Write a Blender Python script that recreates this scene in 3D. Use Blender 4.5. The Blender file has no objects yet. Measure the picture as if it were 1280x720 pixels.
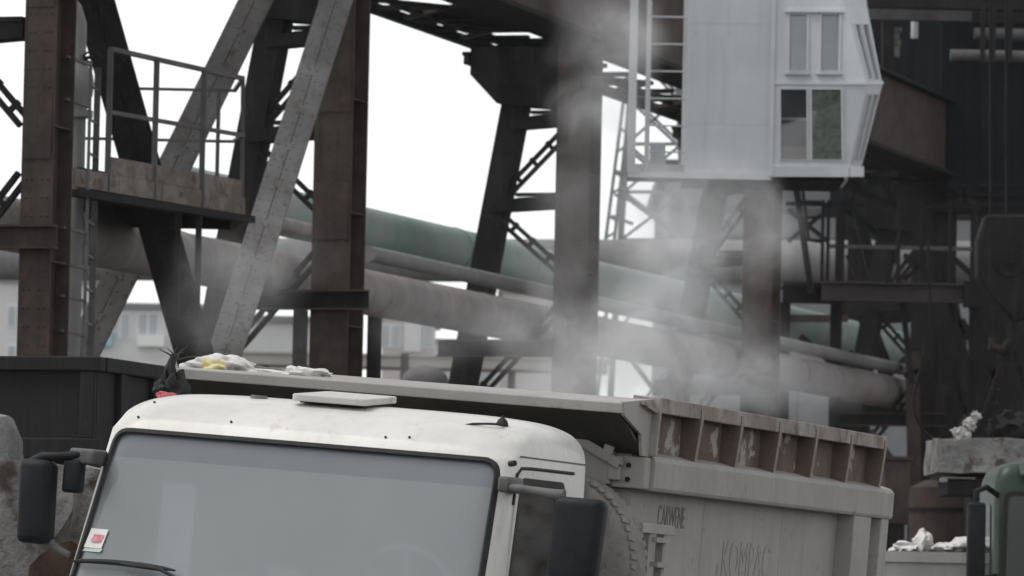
import bpy, bmesh, math, random
from mathutils import Vector, Matrix, noise
random.seed(7)
S = bpy.context.scene
COL = S.collection

# ------------------------------------------------------------------ camera
FPX = 7050.0
CAM = Vector((0, 0, 1.63)); PITCH = math.radians(3.5); ROLL = math.radians(1.2)
FW = Vector((0, math.cos(PITCH), math.sin(PITCH)))
R0 = Vector((1, 0, 0)); U0 = R0.cross(FW)
RT = math.cos(ROLL) * R0 + math.sin(ROLL) * U0
UP = math.cos(ROLL) * U0 - math.sin(ROLL) * R0
cam = bpy.data.cameras.new('camera'); cam.sensor_width = 36; cam.lens = FPX / 1280 * 36
cam.clip_start = 1; cam.clip_end = 6000
co = bpy.data.objects.new('camera', cam); COL.objects.link(co)
co.matrix_world = Matrix(((RT.x, UP.x, -FW.x, CAM.x), (RT.y, UP.y, -FW.y, CAM.y), (RT.z, UP.z, -FW.z, CAM.z), (0, 0, 0, 1)))
cam.dof.use_dof = True; cam.dof.focus_distance = 31.5; cam.dof.aperture_fstop = 7.5
S.camera = co
# ------------------------------------------------------------------ sky, sun, exposure
SUN_EL, SUN_AZ = math.radians(62), math.radians(264)      # azimuth clockwise from +Y: high on the left, veiled by cloud
w = bpy.data.worlds.new('World'); S.world = w; w.use_nodes = True
nt = w.node_tree; bg = nt.nodes['Background']
sky = nt.nodes.new('ShaderNodeTexSky'); sky.sky_type = 'NISHITA'; sky.sun_disc = False
sky.sun_elevation = SUN_EL; sky.sun_rotation = SUN_AZ
sky.air_density = 1.0; sky.dust_density = 0.3; sky.ozone_density = 1.0
hs = nt.nodes.new('ShaderNodeHueSaturation'); hs.inputs['Saturation'].default_value = 0.10
nt.links.new(sky.outputs[0], hs.inputs['Color']); nt.links.new(hs.outputs[0], bg.inputs[0])
bg.inputs[1].default_value = 0.15
sl = bpy.data.lights.new('sun', 'SUN'); sl.energy = 1.3; sl.angle = math.radians(30); sl.color = (1, .97, .93)
so = bpy.data.objects.new('sun', sl); COL.objects.link(so)
sd = Vector((math.sin(SUN_AZ) * math.cos(SUN_EL), math.cos(SUN_AZ) * math.cos(SUN_EL), math.sin(SUN_EL)))
so.rotation_euler = sd.to_track_quat('Z', 'Y').to_euler()
S.view_settings.view_transform = 'Standard'; S.view_settings.look = 'None'
S.view_settings.exposure = 0.36; S.view_settings.gamma = 1.0
S.cycles.volume_bounces = 2; S.cycles.volume_max_steps = 96; S.cycles.volume_step_rate = 1.0
S.cycles.max_bounces = 8; S.cycles.transparent_max_bounces = 12

def at(px, py, Y):
    d = FW + (px - 640) / FPX * RT - (py - 360) / FPX * UP
    return CAM + d * (Y / d.y)

# ------------------------------------------------------------------ materials
def mat(name, c1, c2=None, scale=3.0, rough=.75, metal=0.0, streak=None, streak_amt=.5, bump=.15, lo=.4, hi=.65, c3=None, s3=12, lo3=.55, hi3=.7, spec=.35, coat=0):
    m = bpy.data.materials.new(name); m.use_nodes = True
    t = m.node_tree; b = t.nodes['Principled BSDF']; L = t.links.new
    b.inputs['Roughness'].default_value = rough; b.inputs['Metallic'].default_value = metal
    b.inputs['Specular IOR Level'].default_value = spec
    b.inputs['Coat Weight'].default_value = coat
    tc = t.nodes.new('ShaderNodeTexCoord')
    def nz(sc, det=6, stretch=None):
        n = t.nodes.new('ShaderNodeTexNoise'); n.inputs['Scale'].default_value = sc; n.inputs['Detail'].default_value = det
        n.inputs['Roughness'].default_value = .62
        if stretch:
            mp = t.nodes.new('ShaderNodeMapping'); mp.inputs['Scale'].default_value = stretch
            L(tc.outputs['Object'], mp.inputs[0]); L(mp.outputs[0], n.inputs['Vector'])
        else:
            L(tc.outputs['Object'], n.inputs['Vector'])
        return n
    def ramp(src, a, z):
        r = t.nodes.new('ShaderNodeMapRange'); r.inputs[1].default_value = a; r.inputs[2].default_value = z
        L(src, r.inputs[0]); return r.outputs[0]
    def mix(f, a, c):
        x = t.nodes.new('ShaderNodeMix'); x.data_type = 'RGBA'
        L(f, x.inputs[0])
        for k, v in ((6, a), (7, c)):
            if isinstance(v, tuple): x.inputs[k].default_value = (*v, 1)
            else: L(v, x.inputs[k])
        return x.outputs[2]
    cur = c1
    n1 = nz(scale)
    if c2: cur = mix(ramp(n1.outputs[0], lo, hi), c1, c2)
    if streak:
        n2 = nz(scale * 2.2, 4, (3, 3, .22))
        f = ramp(n2.outputs[0], .5, .75)
        mm = t.nodes.new('ShaderNodeMath'); mm.operation = 'MULTIPLY'; mm.inputs[1].default_value = streak_amt; L(f, mm.inputs[0])
        cur = mix(mm.outputs[0], cur, streak)
    if c3:
        n3 = nz(s3, 8); cur = mix(ramp(n3.outputs[0], lo3, hi3), cur, c3)
    if isinstance(cur, tuple): b.inputs['Base Color'].default_value = (*cur, 1)
    else: L(cur, b.inputs['Base Color'])
    if bump:
        nb = nz(scale * 9, 5); bp = t.nodes.new('ShaderNodeBump'); bp.inputs['Strength'].default_value = bump; bp.inputs['Distance'].default_value = .02
        L(nb.outputs[0], bp.inputs['Height']); L(bp.outputs[0], b.inputs['Normal'])
    return m

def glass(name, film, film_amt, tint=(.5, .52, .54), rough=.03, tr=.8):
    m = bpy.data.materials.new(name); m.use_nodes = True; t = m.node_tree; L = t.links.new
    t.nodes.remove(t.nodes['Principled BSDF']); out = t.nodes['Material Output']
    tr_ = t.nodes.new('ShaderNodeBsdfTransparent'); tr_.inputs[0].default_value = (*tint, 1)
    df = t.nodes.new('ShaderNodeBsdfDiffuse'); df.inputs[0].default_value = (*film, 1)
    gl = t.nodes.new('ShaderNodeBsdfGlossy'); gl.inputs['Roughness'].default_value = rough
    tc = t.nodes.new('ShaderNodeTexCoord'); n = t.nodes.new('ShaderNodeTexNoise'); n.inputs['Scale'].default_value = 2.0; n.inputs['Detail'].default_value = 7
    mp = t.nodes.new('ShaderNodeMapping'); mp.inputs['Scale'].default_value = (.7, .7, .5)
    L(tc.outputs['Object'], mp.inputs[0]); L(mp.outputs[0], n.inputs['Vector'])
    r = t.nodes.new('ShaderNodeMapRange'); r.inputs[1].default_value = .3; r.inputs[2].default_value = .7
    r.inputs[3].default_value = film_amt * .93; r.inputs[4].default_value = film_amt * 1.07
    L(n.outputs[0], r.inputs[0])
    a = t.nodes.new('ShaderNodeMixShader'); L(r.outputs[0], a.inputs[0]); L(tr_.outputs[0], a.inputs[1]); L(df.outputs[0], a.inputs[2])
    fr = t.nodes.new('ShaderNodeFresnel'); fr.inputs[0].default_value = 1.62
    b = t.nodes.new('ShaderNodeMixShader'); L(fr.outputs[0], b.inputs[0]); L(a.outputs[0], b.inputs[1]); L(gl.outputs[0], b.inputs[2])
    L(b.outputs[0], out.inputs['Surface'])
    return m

M = {}
M['rust'] = mat('rusty_brown_steel', (.048, .035, .031), (.082, .062, .055), 2.2, .85, streak=(.028, .023, .022), streak_amt=.7, c3=(.115, .068, .05), s3=4, lo3=.55, hi3=.75, bump=.3)
M['girder'] = mat('red_brown_girder_rust', (.075, .042, .035), (.05, .036, .032), 1.2, .85, streak=(.026, .02, .019), streak_amt=.8, c3=(.10, .05, .036), s3=3)
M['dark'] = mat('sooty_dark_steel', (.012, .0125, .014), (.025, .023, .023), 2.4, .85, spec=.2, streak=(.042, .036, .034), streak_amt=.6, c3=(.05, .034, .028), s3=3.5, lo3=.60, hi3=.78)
M['grey'] = mat('grey_painted_steel', (.15, .145, .14), (.215, .21, .205), 2.6, .7, streak=(.09, .082, .075), streak_amt=.7, c3=(.085, .06, .05), s3=7, lo3=.58, hi3=.74, bump=.25)
M['midgrey'] = mat('weathered_grey_steel', (.08, .077, .075), (.12, .115, .112), 2.4, .75, streak=(.055, .047, .043), c3=(.06, .042, .035), s3=6, lo3=.58, hi3=.75)
M['deck'] = mat('flaking_rusty_plate', (.13, .10, .085), (.22, .20, .185), 4, .85, c3=(.085, .055, .042), s3=7, lo3=.52, hi3=.66, bump=.3)
M['pipe_green'] = mat('faded_green_pipe_paint', (.23, .315, .285), (.33, .36, .34), 1.1, .7, streak=(.13, .30, .24), streak_amt=.85, c3=(.24, .215, .195), s3=2.5, lo3=.55, hi3=.75)
M['pipe_brown'] = mat('dusty_brown_pipe', (.23, .213, .206), (.30, .282, .272), 1.4, .8, streak=(.15, .122, .11), streak_amt=.7, c3=(.21, .145, .12), s3=2.2, lo3=.58, hi3=.75)
M['pipe_grey'] = mat('dusty_grey_pipe', (.19, .19, .192), (.245, .242, .242), 1.2, .8, streak=(.11, .10, .098))
M['cabin'] = mat('dull_white_cabin_paint', (.55, .57, .595), (.62, .64, .66), 1.1, .6, streak=(.46, .47, .475), streak_amt=.5, c3=(.40, .38, .355), s3=5, lo3=.62, hi3=.85, bump=.05)
M['cabin_trim'] = mat('cabin_trim_paint', (.60, .615, .63), (.54, .55, .56), 4, .55, c3=(.3, .25, .2), s3=14, lo3=.66, hi3=.75, bump=.08)
M['white'] = mat('white_truck_paint', (.67, .66, .63), (.585, .57, .53), 1.6, .42, streak=(.46, .43, .38), streak_amt=.35, c3=(.40, .34, .27), s3=8, lo3=.60, hi3=.85, bump=.02, coat=.2)
M['bed'] = mat('dusty_beige_grey_bed_paint', (.325, .315, .298), (.385, .375, .357), 1.5, .78, streak=(.265, .25, .232), streak_amt=.45, c3=(.19, .15, .12), s3=6, lo3=.60, hi3=.8, bump=.2)
M['bed_rust'] = mat('rust_stained_bed_paint', (.25, .215, .19), (.37, .35, .322), 3.4, .85, c3=(.14, .095, .072), s3=4.5, lo3=.50, hi3=.70, lo=.42, hi=.66, bump=.25)
M['bay_rust'] = mat('rusted_bay_plate', (.185, .14, .112), (.105, .074, .058), 3.5, .9, c3=(.38, .35, .31), s3=4.5, lo3=.56, hi3=.60, bump=.3)
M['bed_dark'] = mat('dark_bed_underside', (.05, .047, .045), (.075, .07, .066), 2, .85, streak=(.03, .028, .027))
M['trailer'] = mat('dark_scuffed_skip_paint', (.0095, .0092, .0095), (.016, .015, .0148), 2.5, .8, streak=(.032, .03, .029), c3=(.06, .04, .032), s3=6, lo3=.62, hi3=.8)
M['rubber'] = mat('black_rubber', (.018, .018, .019), (.03, .03, .03), 9, .7, bump=.1)
M['plastic'] = mat('black_grained_plastic', (.010, .011, .012), (.016, .017, .019), 10, .55, spec=.2, bump=.12, c3=(.05, .048, .045), s3=5, lo3=.62, hi3=.85)
M['armgrey'] = mat('scuffed_grey_plastic', (.09, .09, .09), (.15, .147, .142), 8, .6)
M['tyre'] = mat('dusty_tyre_rubber', (.20, .19, .18), (.27, .26, .248), 5, .95, bump=.3, c3=(.13, .122, .115), s3=12, lo3=.55, hi3=.7)
M['concrete'] = mat('rough_grey_concrete', (.19, .185, .18), (.31, .303, .296), 3.5, .95, c3=(.085, .07, .062), s3=5, lo3=.52, hi3=.64, bump=1.0)
M['scrap'] = mat('wet_rust_scrap', (.042, .023, .017), (.07, .04, .028), 6, .8, bump=.5, c3=(.02, .016, .015), s3=10)
M['bag'] = mat('white_woven_bag', (.60, .59, .57), (.70, .69, .67), 5, .8, c3=(.42, .40, .37), s3=8, bump=.3)
M['yellow'] = mat('yellow_bag_print', (.62, .54, .20), (.66, .62, .40), 8, .8, bump=.1)
M['red'] = mat('red_cloth', (.42, .075, .10), (.52, .16, .18), 14, .85, bump=.3)
M['blackcloth'] = mat('black_plastic_sheet', (.012, .012, .013), (.025, .025, .026), 10, .55, bump=.4)
M['straw'] = mat('dry_grass_stalk', (.10, .092, .075), (.05, .048, .042), 9, .9, bump=0)
M['ground'] = mat('dusty_yard_ground', (.085, .08, .075), (.125, .118, .11), .4, .95, c3=(.055, .052, .049), s3=2.5, bump=.4)
M['slag'] = mat('grey_slag_rubble', (.12, .115, .11), (.24, .23, .22), 4, .95, bump=.8)
M['shed'] = mat('shade_dark_cladding', (.009, .0115, .015), (.014, .017, .021), 1.2, .9, spec=.15, streak=(.022, .021, .023))  # near-black puts the shade of a dark interior into the colour
M['hall'] = mat('far_grey_hall_wall', (.17, .175, .182), (.21, .213, .22), .25, .9, bump=0)
M['facade'] = mat('pale_render_facade', (.58, .575, .565), (.64, .635, .625), .12, .9, bump=0)
M['facade_pink'] = mat('pale_pinkish_brick_facade', (.50, .465, .45), (.55, .51, .495), .2, .9, bump=0)
M['beige'] = mat('beige_duct_cladding', (.42, .405, .37), (.47, .45, .41), .5, .9, bump=0)
M['bluepanel'] = mat('pale_blue_panel', (.33, .53, .60), None, 1, .8, bump=0)
M['whitepanel'] = mat('white_balcony_panel', (.78, .78, .77), None, 1, .8, bump=0)
M['farglass'] = mat('haze_paled_far_glass', (.36, .385, .40), (.44, .455, .465), .6, .4, bump=0, spec=.6)  # paled so the haze over far windows is put into the colour
M['tower'] = mat('pale_green_lattice_paint', (.20, .225, .215), (.26, .27, .265), 1, .8, bump=0)
M['green'] = mat('faded_green_truck_paint', (.018, .036, .023), (.032, .05, .036), 3, .4, streak=(.06, .075, .06), c3=(.09, .085, .072), s3=7, lo3=.62, hi3=.8, bump=.05)
M['darkglass'] = mat('dark_truck_glass', (.02, .025, .026), (.035, .04, .04), 2, .12, bump=0, spec=.5)
M['dusty_beam'] = mat('dusty_brown_beam', (.046, .04, .038), (.066, .058, .055), 2, .85, streak=(.03, .026, .025))
M['skip'] = mat('dull_white_skip_paint', (.42, .415, .40), (.50, .49, .47), 2, .8, streak=(.33, .31, .28))
M['curtain'] = mat('green_patterned_curtain', (.26, .32, .24), (.42, .46, .40), 9, .9, c3=(.16, .22, .14), s3=14, lo3=.5, hi3=.6, bump=0)
M['net'] = mat('pale_net_and_ghost_panel', (.58, .64, .66), (.66, .70, .71), 6, .9, bump=0)
M['interior'] = mat('dim_interior_lining', (.045, .05, .056), (.065, .068, .072), 3, .9, bump=0)
M['dash'] = mat('grey_dashboard', (.11, .112, .115), (.15, .15, .15), 6, .7, bump=.1)
M['seat'] = mat('dark_grey_seat_cloth', (.07, .072, .078), (.10, .10, .105), 20, .9, bump=.2)
M['paintmark'] = mat('dark_stencil_paint', (.15, .143, .135), (.24, .23, .215), 20, .8, bump=0)
M['fadedmark'] = mat('faded_stencil_paint', (.318, .307, .289), (.368, .357, .339), 12, .8, bump=0)
M['sticker'] = mat('white_paper_sticker', (.75, .72, .71), None, 1, .7, bump=0)
M['pink'] = mat('pink_sticker_print', (.60, .17, .22), (.70, .40, .42), 40, .7, bump=0)
M['mint'] = mat('mint_sticker_edge', (.45, .60, .55), None, 1, .7, bump=0)
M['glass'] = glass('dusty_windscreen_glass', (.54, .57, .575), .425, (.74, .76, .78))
M['strip'] = glass('blue_tinted_sun_strip', (.40, .435, .465), .45, (.35, .4, .45))
M['doorglass'] = glass('dark_door_glass', (.2, .2, .2), .02, (.6, .61, .62))
M['cabinglass'] = glass('cabin_window_glass', (.40, .43, .45), .05, (.95, .96, .97))

# ------------------------------------------------------------------ mesh helpers
class MB:
    def __init__(s): s.v = []; s.f = []
    def add(s, vs, fs):
        k = len(s.v); s.v += [Vector(a) for a in vs]; s.f += [tuple(i + k for i in f) for f in fs]; return s
    def box(s, lo, hi):
        x0, y0, z0 = lo; x1, y1, z1 = hi
        return s.add([(x0, y0, z0), (x1, y0, z0), (x1, y1, z0), (x0, y1, z0), (x0, y0, z1), (x1, y0, z1), (x1, y1, z1), (x0, y1, z1)],
                     [(0, 3, 2, 1), (4, 5, 6, 7), (0, 1, 5, 4), (1, 2, 6, 5), (2, 3, 7, 6), (3, 0, 4, 7)])
    def beam(s, p0, p1, w, h, side=None):
        """bar with width w along 'side' (default horizontal) and h along the other normal"""
        p0, p1 = Vector(p0), Vector(p1); d = (p1 - p0).normalized()
        sd_ = Vector(side) if side is not None else d.cross(Vector((0, 0, 1)))
        if sd_.length < 1e-4: sd_ = Vector((1, 0, 0))
        sd_ = (sd_ - d * sd_.dot(d)).normalized(); n = sd_.cross(d)
        vs = [p + sd_ * a * w / 2 + n * b * h / 2 for p in (p0, p1) for a, b in ((-1, -1), (1, -1), (1, 1), (-1, 1))]
        return s.add(vs, [(0, 1, 2, 3), (7, 6, 5, 4), (0, 4, 5, 1), (1, 5, 6, 2), (2, 6, 7, 3), (3, 7, 4, 0)])
    def tube(s, pts, r, n=10, cap=True):
        pts = [Vector(p) for p in pts]; rs = r if isinstance(r, (list, tuple)) else [r] * len(pts)
        ref = None; rings = []
        for i, p in enumerate(pts):
            d = (pts[min(i + 1, len(pts) - 1)] - pts[max(i - 1, 0)]).normalized()
            if ref is None:
                ref = d.cross(Vector((0, 0, 1)))
                if ref.length < .05: ref = d.cross(Vector((1, 0, 0)))
            ref = (ref - d * ref.dot(d)).normalized(); b = d.cross(ref)
            rings.append([p + (ref * math.cos(6.28318 * k / n) + b * math.sin(6.28318 * k / n)) * rs[i] for k in range(n)])
        return s.loft(rings, cap)
    def loft(s, rings, cap=True):
        n = len(rings[0]); vs = [p for r in rings for p in r]; fs = []
        for i in range(len(rings) - 1):
            for k in range(n):
                a, b = i * n + k, i * n + (k + 1) % n
                fs.append((a, b, b + n, a + n))
        if cap: fs += [tuple(range(n))[::-1], tuple((len(rings) - 1) * n + k for k in range(n))]
        return s.add(vs, fs)
    def prism(s, poly, ext):
        ext = Vector(ext); a = [Vector(p) for p in poly]
        return s.loft([a, [p + ext for p in a]])
    def ringplate(s, outer, inner, ext):
        """flat plate with a hole: outer and inner loops of equal count, extruded"""
        ext = Vector(ext); n = len(outer)
        vs = [Vector(p) for p in outer] + [Vector(p) for p in inner]; vs += [p + ext for p in vs]
        fs = []
        for k in range(n):
            j = (k + 1) % n
            fs += [(k, j, n + j, n + k), (2 * n + k, 3 * n + k, 3 * n + j, 2 * n + j), (k, 2 * n + k, 2 * n + j, j), (n + k, n + j, 3 * n + j, 3 * n + k)]
        return s.add(vs, fs)
    def rbox(s, lo, hi, r, seg=3):
        bm = bmesh.new(); t = MB().box(lo, hi)
        vv = [bm.verts.new(p) for p in t.v]
        for f in t.f: bm.faces.new([vv[i] for i in f])
        bmesh.ops.recalc_face_normals(bm, faces=bm.faces)
        bmesh.ops.bevel(bm, geom=list(bm.edges), offset=r, segments=seg, profile=.5, affect='EDGES')
        bm.verts.index_update()
        s.add([q.co.copy() for q in bm.verts], [[q.index for q in f.verts] for f in bm.faces]); bm.free(); return s
    def blob(s, c, rad, amp=.25, fr=2.5, seed=0, sub=3, flat=None):
        bm = bmesh.new(); bmesh.ops.create_icosphere(bm, subdivisions=sub, radius=1)
        c = Vector(c); rad = Vector(rad); off = Vector((seed * 3.7, seed * 1.3, seed * 7.1)); vs = []
        for q in bm.verts:
            d = q.co.normalized()
            k = 1 + amp * noise.noise(d * fr * .5 + off) * 1.2 + amp * .6 * noise.noise(d * fr * 1.7 + off)
            p = Vector((d.x * rad.x, d.y * rad.y, d.z * rad.z)) * k
            if flat is not None: p.z = max(p.z, flat)
            vs.append(c + p)
        bm.verts.index_update()
        s.add(vs, [[q.index for q in f.verts] for f in bm.faces]); bm.free(); return s
    def xf(s, m):
        s.v = [m @ p for p in s.v]; return s
    def build(s, name, material, parent=None, smooth=False, world=False, bevel=0):
        me = bpy.data.meshes.new(name)
        vs = s.v
        if parent is not None and world:
            inv = wm(parent).inverted(); vs = [inv @ p for p in vs]
        me.from_pydata([tuple(p) for p in vs], [], [tuple(f) for f in s.f]); me.update()
        bm = bmesh.new(); bm.from_mesh(me); bmesh.ops.recalc_face_normals(bm, faces=bm.faces); bm.to_mesh(me); bm.free()
        me.materials.append(material)
        if smooth:
            for p in me.polygons: p.use_smooth = True
            me.set_sharp_from_angle(angle=math.radians(40))
        o = bpy.data.objects.new(name, me); COL.objects.link(o)
        if parent is not None: o.parent = parent
        if bevel:
            b = o.modifiers.new('bevel', 'BEVEL'); b.width = bevel; b.segments = 2; b.limit_method = 'ANGLE'
        return o

def wm(o):
    m = Matrix.LocRotScale(o.location, o.rotation_euler, o.scale)
    return wm(o.parent) @ m if o.parent else m
def tag(o, label=None, cat=None, group=None, kind=None):
    if label: o['label'] = label
    if cat: o['category'] = cat
    if group: o['group'] = group
    if kind: o['kind'] = kind
    return o
def thing(name, label, cat, loc=(0, 0, 0), rot=(0, 0, 0), group=None):
    o = bpy.data.objects.new(name, None); o.empty_display_size = .2; COL.objects.link(o)
    o.location = loc; o.rotation_euler = rot
    return tag(o, label, cat, group)
def share(src, name, parent, loc=None):
    o = bpy.data.objects.new(name, src.data); COL.objects.link(o); o.parent = parent
    if loc is not None: o.location = loc
    return o
def rpoly(pts, r, n=5):
    """rounded 2-D polygon"""
    out = []; N = len(pts)
    for i in range(N):
        p = Vector(pts[i]); a = (Vector(pts[i - 1]) - p); b = (Vector(pts[(i + 1) % N]) - p)
        rr = min(r, a.length * .45, b.length * .45)
        a = p + a.normalized() * rr; b = p + b.normalized() * rr
        for k in range(n + 1):
            t = k / n; out.append((1 - t) ** 2 * a + 2 * t * (1 - t) * p + t * t * b)
    return out

# ------------------------------------------------------------------ ground (one sheet; it tilts where the truck stands)
YAW, TROLL, TPITCH = math.radians(-19), math.radians(3.9), math.radians(-.3)
TM = Matrix.Rotation(YAW, 3, 'Z') @ Matrix.Rotation(TROLL, 3, 'Y') @ Matrix.Rotation(TPITCH, 3, 'X')
TO = at(640, 572, 30.0) - TM @ Vector((1.15, .15, 2.65))
tn = TM @ Vector((0, 0, 1)); tc0 = TO + TM @ Vector((0, 3.4, 0))
def gh(x, y):
    d = math.hypot(x - tc0.x, y - tc0.y); k = max(0, min(1, (9.5 - d) / 4.5)); k = k * k * (3 - 2 * k)
    zp = TO.z - (tn.x * (x - TO.x) + tn.y * (y - TO.y)) / tn.z
    return zp * k
xs = [-3000, -800, -200, -60, -25] + [-14 + i * .8 for i in range(36)] + [25, 60, 200, 800, 3000]
ys = [-3000, -800, -200, -40, 0, 10, 16] + [20 + i * .8 for i in range(36)] + [56, 75, 100, 150, 300, 800, 3000, 5500]
g = MB(); nx = len(xs)
g.add([(x, y, gh(x, y)) for y in ys for x in xs], [(j * nx + i, j * nx + i + 1, (j + 1) * nx + i + 1, (j + 1) * nx + i) for j in range(len(ys) - 1) for i in range(nx - 1)])
tag(g.build('ground', M['ground'], smooth=True), 'dusty grey yard ground', kind='structure')

# ------------------------------------------------------------------ the white tipper truck
truck = thing('dump_truck', 'white cabbed tipper truck with a dusty grey high-sided bed behind the cab', 'truck', TO)
truck.rotation_euler = TM.to_euler()

def lerp_tab(tab, z):
    if z <= tab[0][0]: return tab[0][1:]
    for a, b in zip(tab, tab[1:]):
        if z <= b[0]:
            t = (z - a[0]) / (b[0] - a[0]); return tuple(p + (q - p) * t for p, q in zip(a[1:], b[1:]))
    return tab[-1][1:]
#        z     w     yf    yb    rf   rb
CABT = [(.75, 1.18, -.33, 1.39, .12, .06), (1.70, 1.20, -.31, 1.39, .11, .06), (2.635, 1.175, .075, 1.39, .14, .07), (2.69, 1.172, .115, 1.388, .21, .08),
        (2.74, 1.160, .175, 1.383, .22, .09), (2.785, 1.135, .255, 1.37, .25, .11), (2.82, 1.095, .35, 1.35, .28, .13), (2.848, 1.03, .46, 1.315, .30, .16), (2.866, .94, .58, 1.27, .30, .18), (2.878, .78, .74, 1.19, .28, .18)]
BOW = .045
_k = [q for q in CABT if q[0] >= 2.635]; _fine = []
for i_ in range(len(_k) - 1):           # round the roof edge off with a spline through the stations
    P0, P1, P2, P3 = _k[max(i_ - 1, 0)], _k[i_], _k[i_ + 1], _k[min(i_ + 2, len(_k) - 1)]
    for u in (0, .25, .5, .75):
        _fine.append(tuple(.5 * (2 * p1 + (p2 - p0) * u + (2 * p0 - 5 * p1 + 4 * p2 - p3) * u * u + (3 * p1 - p0 - 3 * p2 + p3) * u ** 3) for p0, p1, p2, p3 in zip(P0, P1, P2, P3)))
CABT = CABT[:2] + _fine + [CABT[-1]]
zs_ = [.75, 1.2, 1.7, 2.0, 2.3] + [q[0] for q in CABT[2:]]
def front_y(x, z):
    w_, yf, yb, rf, rb = lerp_tab(CABT, z)
    y = yf - BOW * (1 - (x / w_) ** 2); a = abs(x) - (w_ - rf)
    if a > 0: y += rf - math.sqrt(max(0, rf * rf - a * a))
    return y
def cab_ring(z, inset=0):
    w_, yf, yb, rf, rb = lerp_tab(CABT, z); pts = []
    N = 30
    for k in range(N + 1):                      # front, left to right, finer in the corners
        t = k / N * 2 - 1; x = math.sin(t * math.pi / 2 * .999) * w_
        pts.append(Vector((x, front_y(x, z), z)))
    for k in range(7):
        a = math.pi / 2 * k / 6; pts.append(Vector((w_ - rb + rb * math.cos(a), yb - rb + rb * math.sin(a), z)))
    for k in range(7):
        a = math.pi / 2 * (1 + k / 6); pts.append(Vector((-w_ + rb + rb * math.cos(a), yb - rb + rb * math.sin(a), z)))
    if inset:
        c = Vector((0, .55, z)); pts = [Vector((p.x * (1 - inset / 1.18), c.y + (p.y - c.y) * (1 - inset / .85), p.z)) for p in pts]
    return pts
body = MB().loft([cab_ring(z) for z in zs_]).build('cab_body', M['white'], truck, smooth=True)
def cutter(mb):
    o = mb.build('cutter', M['interior']); return o
inner = cutter(MB().loft([[Vector((p.x, p.y, z)) for p in cab_ring(min(z, 2.785), .055)] for z in (.85, 1.7, 2.2, 2.6, 2.7, 2.76)]))
WS = [(-1.165, 1.72), (1.165, 1.72), (1.105, 2.628), (-1.105, 2.628)]
wsc = cutter(MB().prism([(p.x, -1.2, p.y) for p in rpoly(WS, .09)], (0, 1.62, 0)))
DW = [(.055, 1.72), (.92, 1.72), (.95, 2.535), (.235, 2.535)]
dwc = cutter(MB().prism([(1.0, p.x, p.y) for p in rpoly(DW, .06)], (.4, 0, 0)))
dwl = cutter(MB().prism([(-1.4, p.x, p.y) for p in rpoly(DW, .06)], (.4, 0, 0)))
body.parent = None
for c in (inner, wsc, dwc, dwl):
    md = body.modifiers.new('cut', 'BOOLEAN'); md.object = c; md.operation = 'DIFFERENCE'; md.solver = 'EXACT'
bpy.context.view_layer.update()
dg = bpy.context.evaluated_depsgraph_get()
newme = bpy.data.meshes.new_from_object(body.evaluated_get(dg))
body.modifiers.clear(); body.data = newme; body.parent = truck
for c in (inner, wsc, dwc, dwl): bpy.data.objects.remove(c)
newme.materials.clear(); newme.materials.append(M['white']); newme.materials.append(M['interior'])
for p in newme.polygons:
    p.use_smooth = True
    c = p.center; ww, yf, yb, *_ = lerp_tab(CABT, c.z)
    inn = abs(c.x) < ww - .035 and c.y > front_y(max(-ww, min(ww, c.x)), c.z) + .035 and c.y < yb - .035 and c.z < 2.78
    p.material_index = 1 if inn else 0
newme.set_sharp_from_angle(angle=math.radians(32))

# windscreen, tinted strip, rubber seal
def ws_hw(z): return 1.185 - (z - 1.72) / (2.63 - 1.72) * .06
def ws_patch(z0, z1, nz_, nx_, off):
    vs = []; 
    for j in range(nz_ + 1):
        z = z0 + (z1 - z0) * j / nz_; hw = ws_hw(z) - .005
        for i in range(nx_ + 1):
            x = -hw + 2 * hw * i / nx_; vs.append((x, front_y(x, z) + off, z))
    return MB().add(vs, [(j * (nx_ + 1) + i, j * (nx_ + 1) + i + 1, (j + 1) * (nx_ + 1) + i + 1, (j + 1) * (nx_ + 1) + i) for j in range(nz_) for i in range(nx_)])
ws = ws_patch(1.70, 2.48, 8, 40, .022).build('windscreen', M['glass'], truck, smooth=True)
stp = ws_patch(2.48, 2.645, 3, 40, .022).build('sun_strip', M['strip'], ws, smooth=True)
loop = []
for i in range(len(rpoly(WS, .09))):
    pass
base = rpoly(WS, .09, 6); dense = []
for a, b in zip(base, base[1:] + base[:1]):
    n_ = max(1, int((b - a).length / .06))
    for k in range(n_): dense.append(a + (b - a) * k / n_)
def surf(p, off): return Vector((p.x, front_y(p.x, p.y) + off, p.y))
seal = MB(); nd = len(dense); rings = []
for i, p in enumerate(dense):
    q, q2 = dense[i - 1], dense[(i + 1) % nd]; t = (q2 - q).normalized(); nrm = Vector((-t.y, t.x))
    rings.append([surf(p + nrm * a, o) for a, o in ((.017, .004), (.008, -.007), (-.010, -.006), (-.016, .006), (0, .02))])
vs = [p for r in rings for p in r]
seal.add(vs, [(i * 5 + k, i * 5 + (k + 1) % 5, ((i + 1) % nd) * 5 + (k + 1) % 5, ((i + 1) % nd) * 5 + k) for i in range(nd) for k in range(5)])
seal.build('rubber_seal', M['rubber'], ws, smooth=True)
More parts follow.
